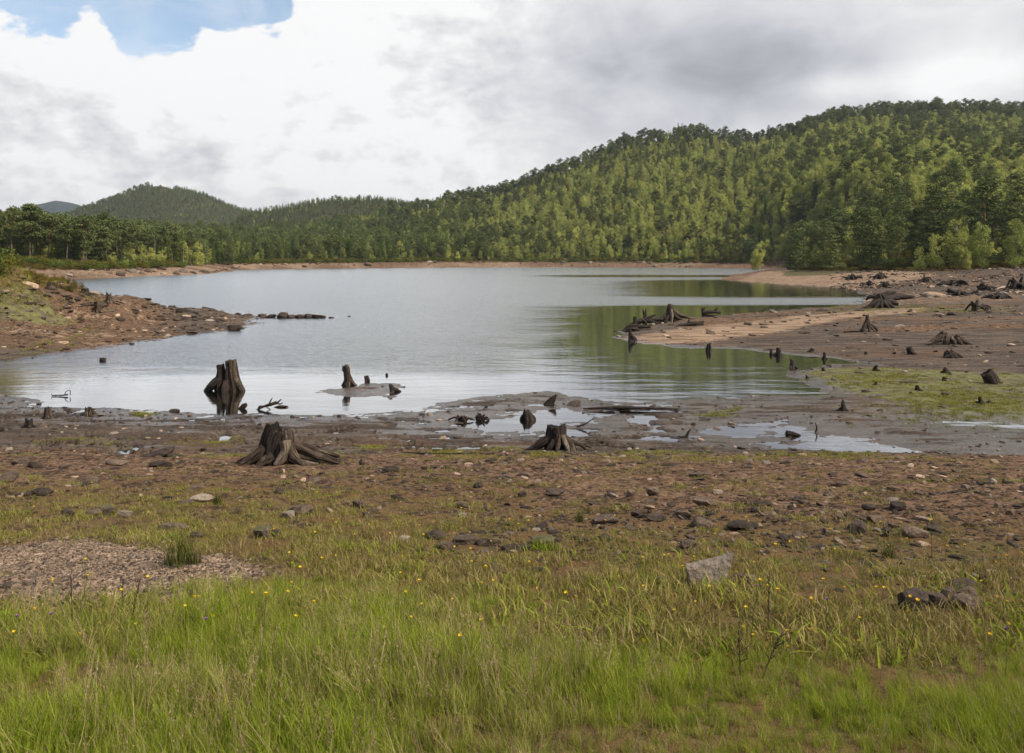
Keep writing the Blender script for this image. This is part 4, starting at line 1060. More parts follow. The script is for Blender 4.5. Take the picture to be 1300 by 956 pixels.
wood_thing('driftwood', 341, 520, [('branch', [(-16, -1, 0), (-6, 4, 0), (4, 7, 0), (10, 10, 0)], [.9, 1.6, 2.2, 1], {}), ('branch', [(4, 7, 0), (10, 8, 0), (16, 13, 0)], [1.4, 1.3, .7], {}), ('branch', [(10, 8, 0), (15, 7, 0), (18, 9, 0)], [1, .9, .5], {}), ('branch', [(-6, 4, 0), (-12, 3, 0), (-13, -5, 0)], [1.4, 1.3, .9], {}), ('branch', [(0, 6, 0), (3, 12, 0), (5, 15, 0)], [1, .8, .4], {}), ('branch', [(-4, 4, 0), (4, -1, 0), (10, -4, 0)], [.7, .5, .3], {})], 'bare forked branch poking from the shallows right of the twin pillared stump', 'driftwood', water=True)
wood_thing('driftwood', 358, 517, [('branch', [(-10, 0, 0), (-2, 1, 0), (8, 1, 0)], [.6, 1.6, .7], {})], 'short floating stick just right of the forked branch', 'driftwood', water=True)
wood_thing('driftwood', 78, 503, [('branch', [(-12, 1, 0), (-2, 1, 0), (8, 2, 0)], [.6, .8, 1], {}), ('branch', [(4, 1, 0), (6, 6, 0), (11, 7, 0), (11, 1, 0)], [.5, .45, .45, .5], {}), ('branch', [(-12, 1, 0), (-13, 3, 0)], [.5, .3], {})], 'thin looped twig in the shallows at the left', 'driftwood', wm='darkwood', water=True)
wood_thing('driftwood', 738, 543, [('branch', [(-6, 1, 0), (4, 4, 0), (16, 10, 6)], [1, 1.1, .5], dict(drape=False))], 'thin dark stick slanting up beside the pool behind the flat topped stump', 'driftwood', wm='darkwood')
wood_thing('driftwood', 560, 577, [('branch', [(-52, 2, 10), (-20, 1, 6), (10, 1, 0), (50, 1, -4)], [.6, 1.1, 1.2, .5], dict(drape=True))], 'long thin dark branch lying flat on the mud left of the flat topped stump', 'driftwood', wm='darkwood')
wood_thing('driftwood', 1003, 553, [('log', [(-5, 3, 0), (3, 2, 0), (13, 0, -1)], [3.4, 3, 1], {})], 'short dark chunk of wood lying in the long puddle', 'driftwood', wm='darkwood')
wood_thing('driftwood', 1035, 549, [('branch', [(0, -1, 0), (2, 5, 0), (0, 12, 0)], [1.1, 1, .5], dict(drape=False))], 'thin curved twig upright at the far edge of the long puddle', 'driftwood', wm='darkwood')
wood_thing('driftwood', 872, 556, [('branch', [(0, -1, 0), (1, 5, 0), (5, 11, 0)], [2.2, 1.6, .9], dict(drape=False)), ('branch', [(0, 2, 0), (-6, 1, 0), (-12, 2, 0)], [1.4, 1, .6], {})], 'small upright twisted root on the mud right of the flat topped stump', 'driftwood')
wood_thing('driftwood', 1150, 487, [('branch', [(-6, 1, 4), (4, 1, 0), (14, 1, -2)], [.6, .9, .6], {})], 'straight thin stick lying on the green flat', 'driftwood', wm='darkwood')
wood_thing('driftwood', 800, 521, [('branch', [(-60, 1, 0), (-20, 2, 0), (20, 2, -2), (60, 1, -3)], [.8, 2, 1.8, .7], {})], 'long dark half buried branch along the mud bar', 'driftwood', wm='darkwood')
stump(61, 531, 9, 13, 'small pointed stump at the near water edge on the left, middle one of three', 5, 6, 61, 'wood', rag=.25)
stump(37, 543, 9, 10, 'low dark ragged stump, leftmost of three by the near water edge', 5, 6, 62, 'darkwood', rag=.5)
stump(112, 527, 9, 8, 'low worn stump, rightmost of three by the near water edge', 5, 8, 63, 'wood', rag=.4)
# left bank
stump(138, 385, 7, 12, 'reddish pointed stump on the crest of the left bank', 5, 9, 64, 'wood', rag=.4)
stump(124, 397, 8, 14, 'upright square stump just below the crest of the left bank', 4, 6, 65, 'wood', rag=.15)
stump(108, 373, 9, 7, 'low dark stump on the crest of the left bank beside the turf', 4, 6, 66, 'darkwood', rag=.4)
stump(65, 366, 9, 7, 'pale broken stump at the top of the left bank', 4, 6, 67, 'wood', rag=.4)

# ------------------------------------------------------------------ rocks
def rock_thing(px, py, w, h, label, seed, mt='rock', dep=.7, rz=0, group=None, name='rock', cat='rock', sink=.15, water=False, n=4, cuts=11):
    x, y, z = (*wp(px, py, 0), 0.0) if water else hit(px, py)
    s = y / F
    V, Fc = rock_geo(seed, w / 2 * s, w / 2 * dep * s, h * .62 * s, cuts, n)
    c, sn = math.cos(rz), math.sin(rz); V[:, :2] = V[:, :2] @ np.array([[c, sn], [-sn, c]])
    k = (w / 2 * s) / max(np.abs(V[:, 0]).max(), 1e-6); V[:, 0] *= k
    kz = (h * s) / max(V[:, 2].max() - 0, 1e-6); V[:, 2] *= kz
    o = obj(name, mesh_from(name, V, Fc, [M[mt]], None, False), loc=(x, y + w * dep * s * .3, z - sink * h * s)); 
    return tag(o, label, cat, group)

def wedge_slab():
    x, y, z = hit(904, 746); s = y / F
    g = np.random.default_rng(3)
    # outline seen from the front, a leaning wedge of slab
    O = np.array([(-31, 22), (-29, 3), (-18, -1), (8, 0), (14, 6), (22, 17), (29, 37), (12, 31), (-4, 28), (-20, 24)], float)
    import bmesh
    bm = bmesh.new(); rows = []
    for (dy, k, lift) in ((-7, .93, 0), (-5, 1.0, 0), (5, 1.0, 2), (8, .92, 3)):
        rows.append([bm.verts.new(((a * k) * s, dy * s + b_ * .22 * s, (b_ * k + lift) * s)) for a, b_ in O])
    nO = len(O)
    for r0, r1 in zip(rows, rows[1:]):
        for q in range(nO): bm.faces.new((r0[q], r0[(q + 1) % nO], r1[(q + 1) % nO], r1[q]))
    bm.faces.new(rows[0][::-1]); bm.faces.new(rows[-1])
    bmesh.ops.triangulate(bm, faces=bm.faces[:]); bmesh.ops.subdivide_edges(bm, edges=bm.edges[:], cuts=5, use_grid_fill=True)
    bmesh.ops.recalc_face_normals(bm, faces=bm.faces[:])
    for v in bm.verts:
        p = np.array(v.co[:]) / s; d_ = float(fbm(np.array([p[0] / 8]), np.array([p[1] / 8]), np.array([p[2] / 6 ]), o=4, seed=4)[0])
        v.co += v.normal * d_ * 2.0 * s if v.normal.length else v.co * 0
    me = bpy.data.meshes.new('rock'); bm.to_mesh(me); bm.free(); me.materials.append(M['palerock'])
    tag(obj('rock', me, loc=(x, y + 4 * s, z)), 'pale wedge shaped stone slab leaning up to the right in the short grass', 'rock')
wedge_slab()
RK = [
 (951, 744, 44, 16, 'grey cracked stone half buried right behind the pale wedge slab', 'rock', .6), (1162, 774, 44, 26, 'dark rounded boulder at the edge of the long grass on the right', 'darkrock', .8),
 (1190, 770, 30, 18, 'brown stone leaning on the right side of the dark rounded boulder', 'rock', .8), (1233, 775, 42, 20, 'flat dark rock, largest and lowest of the heap at the right', 'rock', .7),
 (1205, 762, 24, 18, 'pale brown stone on the left of the heap at the right', 'rock', .8), (1232, 757, 34, 12, 'sloping slab in the middle of the heap at the right', 'rock', .7),
 (1222, 748, 42, 14, 'long dark slab on top of the heap at the right', 'darkrock', .7), (1205, 738, 8, 6, 'small round pinkish cobble above the heap at the right', 'pebble', .9),
 (1196, 731, 16, 6, 'small pale flat stone above the pinkish cobble', 'palerock', .7), (1252, 740, 16, 12, 'small dark stone right of the long slab', 'darkrock', .8),
 (1092, 675, 30, 16, 'sloping brown rock, left of the trio on the brown shore at right', 'darkrock', .8), (1101, 662, 16, 12, 'rounded brown stone standing behind the sloping rock', 'rock', .8),
 (1118, 664, 26, 10, 'flat brown stone, right one of the trio on the brown shore', 'rock', .7), (1141, 647, 24, 11, 'dark squarish stone above and right of the trio', 'darkrock', .8),
 (1105, 648, 20, 8, 'thin dark stone above the trio on the brown shore', 'darkrock', .7), (1068, 660, 16, 8, 'small grey stone left of the trio', 'rock', .7),
 (1052, 679, 18, 10, 'small stone in the grass below left of the trio', 'rock', .7), (1165, 681, 40, 12, 'broad flat mud coloured stone right of the trio', 'rock', .8),
 (1188, 676, 24, 8, 'dark stone at the right end of the broad flat one', 'darkrock', .8), (1116, 735, 18, 7, 'small black lump standing in for a dark hole in the pale mud hollow', 'darkrock', .7),  # the black lump is added in place of a dark hole
 (332, 681, 24, 17, 'dark blocky stone standing in yellow flowered grass', 'mossrock', .8), (350, 681, 14, 12, 'small dark stone touching the right side of the dark blocky one', 'darkrock', .8),
 (366, 658, 22, 8, 'smooth sloping stone in front of the rounded flat one', 'palerock', .8), (379, 652, 34, 12, 'rounded flat brown stone left of the middle', 'rock', .7), (384, 670, 22, 6, 'flat grey stone flush with the grass below the rounded flat one', 'rock', .7),
 (218, 674, 44, 8, 'long low slab of stone in the grass above the gravel', 'rock', .5), (248, 682, 26, 5, 'thin stones trailing right of the long low slab', 'darkrock', .6),
 (254, 637, 34, 10, 'purplish tilted slab on the brown shore at left', 'palerock', .7), (230, 641, 26, 6, 'low grey stone left of the purplish tilted slab', 'rock', .7),
 (113, 655, 26, 9, 'grey brown stone in the grass, left one of a row', 'rock', .7), (158, 656, 20, 8, 'pale stone in the grass, right one of a row', 'palerock', .7), (135, 653, 22, 8, 'dark slab in the grass, middle one of a row', 'darkrock', .7),
 (85, 654, 18, 10, 'dark stone at the left of the grassy row', 'darkrock', .7), (52, 628, 26, 8, 'dark stone on the brown shore far left', 'darkrock', .7), (8, 612, 26, 12, 'grey rounded stone at the left edge of the shore', 'rock', .8),
 (22, 590, 22, 10, 'brown stone near the left edge above the grey rounded one', 'rock', .8), (42, 594, 18, 9, 'dark stone beside the brown one near the left edge', 'darkrock', .8),
 (107, 614, 30, 10, 'pinkish stone on the brown shore left of the split stump', 'rock', .7), (146, 590, 30, 6, 'flat grey stone on the shore left of the split stump', 'rock', .7), (200, 592, 34, 7, 'long flat dark stone left of the split stump', 'darkrock', .6), 
 (460, 590, 9, 9, 'small square brown block right of the split stump roots', 'rock', .8), (498, 597, 24, 6, 'flat dark stone right of the small square block', 'darkrock', .7),
 (385, 611, 9, 6, 'small pinkish stone just below the split stump', 'pebble', .8), (359, 600, 7, 6, 'small rounded orange stone at the foot of the split stump', 'pebble', .8),
 (455, 643, 18, 8, 'dark stone on the brown grass in the left middle', 'rock', .7), (467, 656, 20, 5, 'grey flat stone below the dark one in the left middle', 'rock', .7),
 (584, 645, 20, 9, 'grey stone on the brown shore in the middle', 'rock', .8), (586, 656, 14, 5, 'slender pale stone below the grey middle one', 'palerock', .6), (606, 619, 16, 7, 'small dark stone above the middle of the shore', 'darkrock', .7),
 (513, 688, 16, 8, 'small grey rounded stone at the left of the dark rubble band', 'palerock', .8), (555, 684, 34, 9, 'dark slab in the rubble band, left part', 'darkrock', .7), (562, 697, 28, 8, 'grey stone in the rubble band, below the dark slab', 'rock', .7),
 (592, 690, 36, 10, 'broad slab in the left middle of the rubble band', 'rock', .7), (622, 693, 34, 12, 'broad grey slab in the middle of the rubble band', 'rock', .7), (655, 700, 40, 8, 'flat stone at the lower right of the rubble band', 'darkrock', .7), (690, 690, 34, 9, 'mossy dark stone at the right of the rubble band', 'mossrock', .7),
 (663, 631, 12, 8, 'small black stone on the reddish shore', 'darkrock', .8), (705, 629, 24, 8, 'dark stone right of the small black one on the reddish shore', 'darkrock', .7),
 (770, 663, 34, 8, 'low pinkish slab in the middle right of the shore', 'rock', .6), (812, 655, 22, 7, 'dark stone right of the low pinkish slab', 'darkrock', .7), (833, 661, 28, 8, 'dark flat stone in the middle right of the shore', 'darkrock', .7),
 (800, 630, 14, 9, 'small brown stone behind the low pinkish slab', 'rock', .8), (830, 629, 18, 10, 'squarish brown stone on the reddish shore', 'rock', .8), (893, 670, 30, 15, 'brown angular stone left of the middle right hollow', 'rock', .8),
 (893, 641, 30, 10, 'wide brown stone on the reddish shore, right of centre', 'rock', .7), (870, 657, 26, 9, 'tilted thin slab right of centre', 'rock', .6), (945, 671, 44, 9, 'dark low slab right of the brown angular stone', 'darkrock', .7), (873, 696, 26, 10, 'pale brown stone in the grass above the wedge slab', 'rock', .8),
 (960, 650, 14, 7, 'small dark stone right of the wide brown one', 'darkrock', .8), (970, 642, 24, 6, 'dark flat stone beside the pale wet patch', 'darkrock', .7), (912, 627, 16, 5, 'small pale orange stone on the reddish shore', 'palerock', .7),
 (1016, 636, 22, 6, 'dark stone right of the pale wet patch', 'darkrock', .7), (845, 740, 26, 8, 'mossy grey stone in the grass left of the wedge slab', 'mossrock', .7), (1020, 640, 14, 6, 'brown stone low on the shore beside the dark one', 'rock', .7),
 (1262, 613, 12, 5, 'small bright stone on the far right of the brown shore', 'palerock', .7), (1228, 620, 12, 5, 'small yellowish stone left of the bright one', 'palerock', .7), (1268, 645, 10, 7, 'small grey stone at the right of the shore', 'rock', .7),
 (1285, 653, 14, 8, 'small rounded stone near the right edge', 'rock', .7),
]
for k, (a, q, ww, h_, lab, mt, dp) in enumerate(RK):
    rock_thing(a, q + h_ * .1, ww, h_, lab, 500 + k * 3, mt, dp, rz=(k * .37) % .5 - .25)
rock_thing(130, 459, 9, 6, 'lone dark rock standing in the water off the left bank', 901, 'darkrock', .8, water=True)
rock_thing(296, 419, 20, 7, 'flat dark rock at the water edge below the left bank', 902, 'darkrock', .7)
rock_thing(443, 402, 5, 1.5, 'last tiny dark rock at the end of the rock line in the water', 903, 'darkrock', .7, water=True)
g = np.random.default_rng(9)
for k, (a, w_, h_) in enumerate(((311, 18, 6), (331, 13, 6), (343, 14, 5), (357, 17, 9), (369, 12, 5), (380, 14, 6), (390, 13, 6.5), (402, 15, 5.5), (410, 7, 4), (420, 8, 2))):
    rock_thing(a, 403.5 if a < 350 else 404, w_, h_, 'dark wet rock in the line running out from the left bank', 910 + k, 'darkrock', .9, group='line of dark rocks off the left bank', water=True, n=3)
# boulders along the far shores
for k in range(120):
    if k < 46: a = g.uniform(85, 330); q = np.interp(a, [85, 270, 275, 330], [346, 341, 338, 336]) + g.uniform(-3, 6) ; grp = 'boulders on the left rocky slope'; lab = 'grey brown boulder on the rocky slope of the left shore'
    elif k < 92: a = g.uniform(640, 880); q = 336 + g.uniform(-1.5, 2.2); grp = 'boulders on the far shore under the big hill'; lab = 'grey boulder at the foot of the big hill on the far shore'
    else: a = g.uniform(330, 640); q = 336.5 + g.uniform(-1.5, 2); grp = 'boulders on the far middle shore'; lab = 'pinkish boulder on the bare strip of the far middle shore'
    Yd = tab(a, TS) - g.uniform(0, 12); x = (a - CX) / F * Yd
    for tr_ in range(8):
        dd = float(shore(np.array([x]), np.array([Yd]))[0])
        if 1.0 < dd < 10: break
        Yd += -2 if dd > 10 else 2; x = (a - CX) / F * Yd
    s_ = g.uniform(.35, 1.2) * (1.6 if k % 9 == 0 else 1)
    Vv, Fc = rock_geo(1000 + k, s_, s_ * .8, s_ * .6, 9, 3)
    tag(obj('boulder', mesh_from('boulder', Vv, Fc, [M['palerock' if k % 3 == 0 else 'rock']], None, False), loc=(x, Yd, ground_at(x, Yd) - .15)), lab, 'boulder', grp)
# boulders on the near left bank
lb = [mesh_from('rock', *rock_geo(1200 + k, 1, .8, .6, 10, 3), [M['darkrock' if k % 2 else 'rock']], None, False) for k in range(6)]
for k in range(110):
    a = g.uniform(-10, 300); cr = np.interp(a, [0, 60, 150, 250, 330], [362, 366, 381, 394, 400]); q = cr + 2 + abs(g.normal()) * 13
    if q > np.interp(a, [0, 60, 130, 200, 250, 300], [455, 448, 440, 430, 424, 416]): continue
    x, y, z = hit(a, q); s_ = g.uniform(.08, .26)
    tag(obj('rock', lb[k % 6], loc=(x, y, z - .03), rot=(0, 0, g.uniform(0, 6)), scl=(s_ * 1.2, s_, s_ * .8)), 'rough brown stone among the rubble of the left bank', 'rock', 'rubble stones of the left bank')

# shore stones too many to count
def land_points(n, y0, y1, ub=.72, pw=1.0, seed=0):
    g = np.random.default_rng(seed); Y = (y0 ** pw + (y1 ** pw - y0 ** pw) * g.random(n)) ** (1 / pw); X = g.uniform(-1, 1, n) * (ub * (Y + .6) + 3.5)
    return X, Y, g
st_m = [mesh_from('stone', *rock_geo(1300 + k, .5, .38, .3, 9, 2), [M[('rock', 'darkrock', 'palerock', 'rock', 'darkrock', 'pebble')[k]]], None, False) for k in range(6)]
X, Y, g = land_points(76000, 4.2, 60, pw=.35, seed=11)
X2 = g.uniform(.4, .72, 9000); Y2 = g.uniform(72, 158, 9000); X = np.append(X, X2 * Y2); Y = np.append(Y, Y2)
d = shore(X, Y); cl = fbm(X / .9, Y / .6, o=3, seed=111); u_ = X / Y * F + CX
rub_ = np.array([hit(*p)[:2] for p in [(540,690),(560,678),(700,655),(930,645),(1250,640),(1300,690),(1290,775),(1180,790),(1150,735),(1000,700),(880,712),(700,718),(560,712)]])
br = sstep(.4, -.2, sdist(rub_, X, Y))
band = np.exp(-((Y - 6.7 - .0 * u_) / 1.1) ** 2) * sstep(480, 560, u_)
p_ = .12 + .5 * sstep(.0, .4, cl) * sstep(6, 8.5, Y) * sstep(17, 12, Y) + .55 * band + .1 * sstep(30, 36, Y) * sstep(340, 250, u_) + .05
p_ = p_ + .55 * br
p_ *= np.where((Y > 17) & (u_ > 340), .35, 1) * np.maximum(sstep(5.2, 7.5, Y + sstep(700, 1000, u_) * 1.6), br)
p_ = np.where(Y > 66, .12 + .8 * sstep(-.05, .25, fbm(X / 9, Y / 6, o=3, seed=112)), p_)
k = (d > .02) & (g.random(len(X)) < p_); X, Y = X[k], Y[k]; Z = ground_z(X, Y)
sz = np.exp(g.normal(size=len(X)) * .55) * .05 * np.clip(Y / 12, .55, 5)
scatter('stones', proto_collection('stone', st_m), np.stack([X, Y, Z - sz * .05], -1), np.stack([g.normal(size=len(X)) * .2, g.normal(size=len(X)) * .2, g.uniform(0, 6.3, len(X))], -1), np.stack([sz * 1.25, sz, sz * .7], -1),
        g.choice([0, 0, 1, 1, 1, 3, 4, 4, 2, 5], len(X)), 'small stones strewn over the bare shore', 'stones')
print('stones', len(X))
X, Y, g = land_points(230000, 3.6, 7.2, seed=12)
P_ = np.array([hit(*p)[:2] for p in [(-150,712),(0,696),(60,688),(150,690),(215,700),(300,712),(330,728),(290,746),(200,764),(60,776),(-150,780)]])
k = sdist(P_, X, Y) < .1 * g.normal(size=len(X)) + .02; X, Y = X[k], Y[k]; Z = ground_z(X, Y)
sz = np.exp(g.normal(size=len(X)) * .45) * .0135
pb_m = [mesh_from('pebble', *rock_geo(1400 + k, .5, .4, .34, 7, 2), [M[('pebble', 'pebble', 'palerock', 'rock')[k]]], None, False) for k in range(4)]
scatter('gravel', proto_collection('pebble', pb_m), np.stack([X, Y, Z], -1), g.uniform(-1, 1, (len(X), 3)) * [.4, .4, 3.1], sz, g.choice([0, 0, 1, 1, 2, 3], len(X)), 'pale pinkish gravel patch at the edge of the grass', 'gravel')
print('pebbles', len(X))

# ------------------------------------------------------------------ grass
def blade_mesh(name, n, rad, h, wd, bend, mats, seed, dry=.15, segs=4):
    g = np.random.default_rng(seed); V, Q, mi, tn = [], [], [], []
    for k in range(n):
        a = g.uniform(0, 6.28); r = rad * math.sqrt(g.random()); hh_ = h * g.uniform(.45, 1.15); w_ = wd * g.uniform(.7, 1.3)
        dr = g.uniform(0, 6.28); bd = bend * g.uniform(.2, 1.3) * hh_; f = dr + g.uniform(1.0, 2.1); tone = g.random(); m = 1 if g.random() < dry else 0
        for q in range(segs + 1):
            t = q / segs; c = np.array([math.cos(a) * r + math.cos(dr) * bd * t * t, math.sin(a) * r + math.sin(dr) * bd * t * t, hh_ * (t - .25 * bend * t * t)])
            e = np.array([math.cos(f), math.sin(f), 0]) * w_ * (1 - t ** 1.6 * .92) / 2; V += [c - e, c + e]; tn += [tone] * 2
        b0 = len(V) - 2 * (segs + 1)
        for q in range(segs): Q.append((b0 + 2*q, b0 + 2*q + 1, b0 + 2*q + 3, b0 + 2*q + 2)); mi.append(m)
    return mesh_from(name, V, np.array(Q), mats, mi, True, {'tone': tn})
tall = [blade_mesh('tuft', 34, .07, .235, .0042, .5, [M['grass'], M['drygrass']], 700 + k, (.04, .08, .12, .3)[k]) for k in range(4)]
tall += [blade_mesh('tuft', 12, .05, .34, .0026, .35, [M['drygrass'], M['grass']], 710, .3)]
tall += [blade_mesh('tuft', 9, .06, .14, .011, .9, [M['grass'], M['turf']], 711, .3), blade_mesh('tuft', 40, .1, .06, .004, 1.4, [M['drygrass'], M['turf']], 712, .5)]
def seeding(seed):
    g = np.random.default_rng(seed); V, Q, tn, mi = [], [], [], []
    for k in range(4):
        a = g.uniform(0, 6.28); r = .04 * g.random(); H_ = g.uniform(.24, .38); lx, ly = g.normal(size=2) * .05
        P = [np.array([math.cos(a) * r + lx * t * t, math.sin(a) * r + ly * t * t, H_ * t]) for t in np.linspace(0, 1, 6)]
        for q in range(5):
            for dv in (np.array([.0009, .0004, 0]), ):
                n0 = len(V); V += [P[q] - dv, P[q] + dv, P[q+1] + dv, P[q+1] - dv]; Q.append([n0, n0+1, n0+2, n0+3]); tn += [.6] * 4; mi.append(0)
        for q in range(16):
            t = 1 - .28 * g.random(); c = np.array([math.cos(a) * r + lx * t * t, math.sin(a) * r + ly * t * t, H_ * t]) + g.normal(size=3) * [.006, .006, .003]
            d1 = np.array([g.normal(), g.normal(), 2.2]) * .003; d2 = np.array([g.normal(), g.normal(), 0]) * .0016
            n0 = len(V); V += [c - d1, c + d2, c + d1, c - d2]; Q.append([n0, n0+1, n0+2, n0+3]); tn += [g.random()] * 4; mi.append(1)
    return mesh_from('tuft', V, np.array(Q), [M['drygrass'], M['seed']], mi, False, {'tone': tn})
tall += [seeding(713)]
low = [blade_mesh('tuft', 30, .07, .05, .003, .9, [M['turf'], M['drygrass']], 720 + k, (.1, .3, .5)[k], 3) for k in range(3)]
low += [blade_mesh('tuft', 24, .09, .05, .006, 1.1, [M['grass'], M['turf']], 730, .3, 3)]
X, Y, g = land_points(80000, 1.7, 5.4, ub=.8, pw=1.6, seed=21)
r = np.hypot(X, Y); n_ = fbm(X / .8, Y / .6, o=3, seed=121); n3_ = fbm(X / 2.0, Y / 1.5, o=2, seed=122); u_ = X / Y * F + CX
edge = np.interp(u_, [-100, 0, 200, 330, 480, 640, 820, 1000, 1150, 1400], [3.65, 3.7, 3.8, 4.15, 4.15, 3.75, 3.4, 3.2, 3.0, 3.2])
den = sstep(edge + .6, edge - .5, Y + n_ * .9)
k = g.random(len(X)) < den * (.8 + .5 * n_); X, Y, n_, n3_, edge, u_ = X[k], Y[k], n_[k], n3_[k], edge[k], u_[k]
sc_ = (.62 + .35 * sstep(edge, edge - 1.4, Y) * 0 + .35 * n3_ + .35 * n_) * g.uniform(.6, 1.3, len(X)) * (1 - .3 * sstep(edge - .5, edge + .4, Y)) * np.interp(u_, [0, 450, 700, 1300], [.95, .92, .62, .68])
dryz = fbm(X / .9 + 5, Y / .7, o=2, seed=123) + np.interp(u_, [0, 300, 500, 700, 1300], [-.2, -.25, -.1, .08, .0])
ix = np.where(dryz > .22, g.choice([3, 4, 3, 6, 6, 3, 2, 1, 5, 7], len(X)), g.choice([0, 1, 2, 0, 1, 4, 0, 5, 5, 1, 0, 2, 5, 0, 1, 7], len(X)))
scatter('long_grass', proto_collection('tall_tuft', tall), np.stack([X, Y, ground_z(X, Y) - .01], -1), np.stack([g.normal(size=len(X)) * .24, g.normal(size=len(X)) * .24, g.uniform(0, 6.3, len(X))], -1), np.clip(sc_, .25, 1.5), ix, 'lush long green grass along the foot of the picture', 'grass')
print('tall', len(X))
X, Y, g = land_points(105000, 3.2, 14, ub=.75, pw=1.1, seed=22)
n_ = fbm(X / .7, Y / .5, o=4, seed=131); u_ = X / Y * F + CX; d = shore(X, Y); gr = sdist(P_, X, Y)
e1 = np.interp(u_, [0, 400, 560, 700, 1000, 1300], [8.8, 8.4, 6.6, 5.7, 5.0, 4.5])
hollow = np.array([hit(*p)[:2] for p in [(1000,705),(1100,690),(1190,700),(1290,735),(1290,790),(1150,800),(1010,788),(985,740)]])
rubble = np.array([hit(*p)[:2] for p in [(540,682),(700,662),(930,655),(1000,690),(880,705),(700,712),(560,708)]])
bare = np.maximum(sstep(.2, -.3, sdist(hollow, X, Y)), sstep(.2, -.3, sdist(rubble, X, Y)))
den = (1 - .93 * bare) * .42 * np.interp(u_, [450, 650], [1, .72]) * sstep(e1 + .8, e1 - 1.4, Y + n_ * 3.2) * (1 - .75 * sstep(.0, .3, fbm(X / .55, Y / .4, o=3, seed=133))) + .16 * sstep(-.05, .35, n_) * sstep(14, 9, Y) + .5 * np.exp(-((Y - 13.6) / .5) ** 2) * (n_ > .12)
den *= sstep(-.15, .25, gr + n_ * .4) * (d > .3)
k = g.random(len(X)) < den; X, Y = X[k], Y[k]; n_ = n_[k]
scatter('short_grass', proto_collection('low_tuft', low), np.stack([X, Y, ground_z(X, Y) - .005], -1), np.stack([g.normal(size=len(X)) * .1, g.normal(size=len(X)) * .1, g.uniform(0, 6.3, len(X))], -1), g.uniform(.6, 1.5, len(X)) * np.interp(Y, [3.6, 4.6, 6.5], [1.5, 1.2, .85]), g.choice([0, 0, 1, 1, 2, 3], len(X)), 'short olive turf thinning out towards the bare shore', 'grass')
print('low', len(X))
# water weed on the flats and turf on the left bank
weed = [blade_mesh('tuft', 30, .16, .07, .012, .9, [M['turf'], M['grass']], 740 + k, .3, 3) for k in range(2)]
pp = []
for (cx_, cy_, wx, wy, nn) in ((1220, 512, 100, 22, 900), (1120, 482, 70, 10, 220), (1060, 391, 70, 3, 90), (1200, 392, 110, 5, 260), (570, 578, 26, 5, 130), (470, 573, 20, 4, 70), (690, 583, 26, 5, 110), (830, 580, 60, 5, 140),
                              (905, 527, 18, 3, 50), (925, 520, 12, 2, 40), (1010, 583, 60, 5, 150), (1080, 583, 40, 4, 90), (180, 526, 14, 2, 40), (110, 560, 50, 4, 90), (270, 560, 40, 4, 80), (40, 378, 60, 10, 700), (90, 388, 40, 6, 300), (640, 572, 40, 3, 50)):
    for _ in range(nn):
        a, q = cx_ + g.normal() * wx * .6, cy_ + g.normal() * wy * .6
        if q < HY + 20 or abs(a - 650) > 720: continue
        pp.append((a, q))
pp = np.array(pp); Yg = EYE * F / (pp[:, 1] - HY); Xg = (pp[:, 0] - CX) / F * Yg
for _ in range(6):                                         # settle the rays onto the slope
    Zg = np.maximum(ground_z(Xg, Yg, False), 0); Yg = .5 * Yg + .5 * (EYE - Zg) * F / (pp[:, 1] - HY); Xg = (pp[:, 0] - CX) / F * Yg
k = shore(Xg, Yg) > .1; Xg, Yg = Xg[k], Yg[k]
scatter('water_weed', proto_collection('weed_tuft', weed), np.stack([Xg, Yg, ground_z(Xg, Yg) - .005], -1), np.stack([0 * Xg, 0 * Xg, g.uniform(0, 6.3, len(Xg))], -1), g.uniform(.4, 1.1, len(Xg)) * np.clip(Yg / 22, .6, 1.6), g.integers(0, 2, len(Xg)), 'bright green shoots spreading over the mud flats', 'weed')

# rush tufts
rush = blade_mesh('rush_tuft', 150, .09, .3, .004, .7, [M['rush'], M['drygrass']], 760, .2, 4); mossy = blade_mesh('moss_cushion', 400, .1, .05, .006, .5, [M['moss'], M['grass']], 761, .3, 2)
for (a, q, s_, me, lab, nm) in ((228, 718, 1.0, rush, 'tall dark rush tuft at the right edge of the gravel', 'rush_tuft'), (247, 716, .45, rush, 'low brown rush tuft just right of the tall one', 'rush_tuft'),
                            (690, 697, 1.1, mossy, 'bright green moss cushion in the rubble band', 'moss_cushion'), (833, 746, 1.0, mossy, 'bright green moss cushion left of the wedge slab', 'moss_cushion'), (1128, 708, .5, rush, 'small rush tuft above the pale mud hollow', 'rush_tuft'),
                            (736, 662, .5, rush, 'yellowish rush tuft on the shore in the middle', 'rush_tuft'), (275, 640, .5, rush, 'thin rush tuft beside the purplish tilted slab', 'rush_tuft')):
    x, y, z = hit(a, q); tag(obj(nm, me, loc=(x, y, z - .01), rot=(0, 0, a), scl=s_), lab, 'rush' if 'rush' in nm else 'moss')

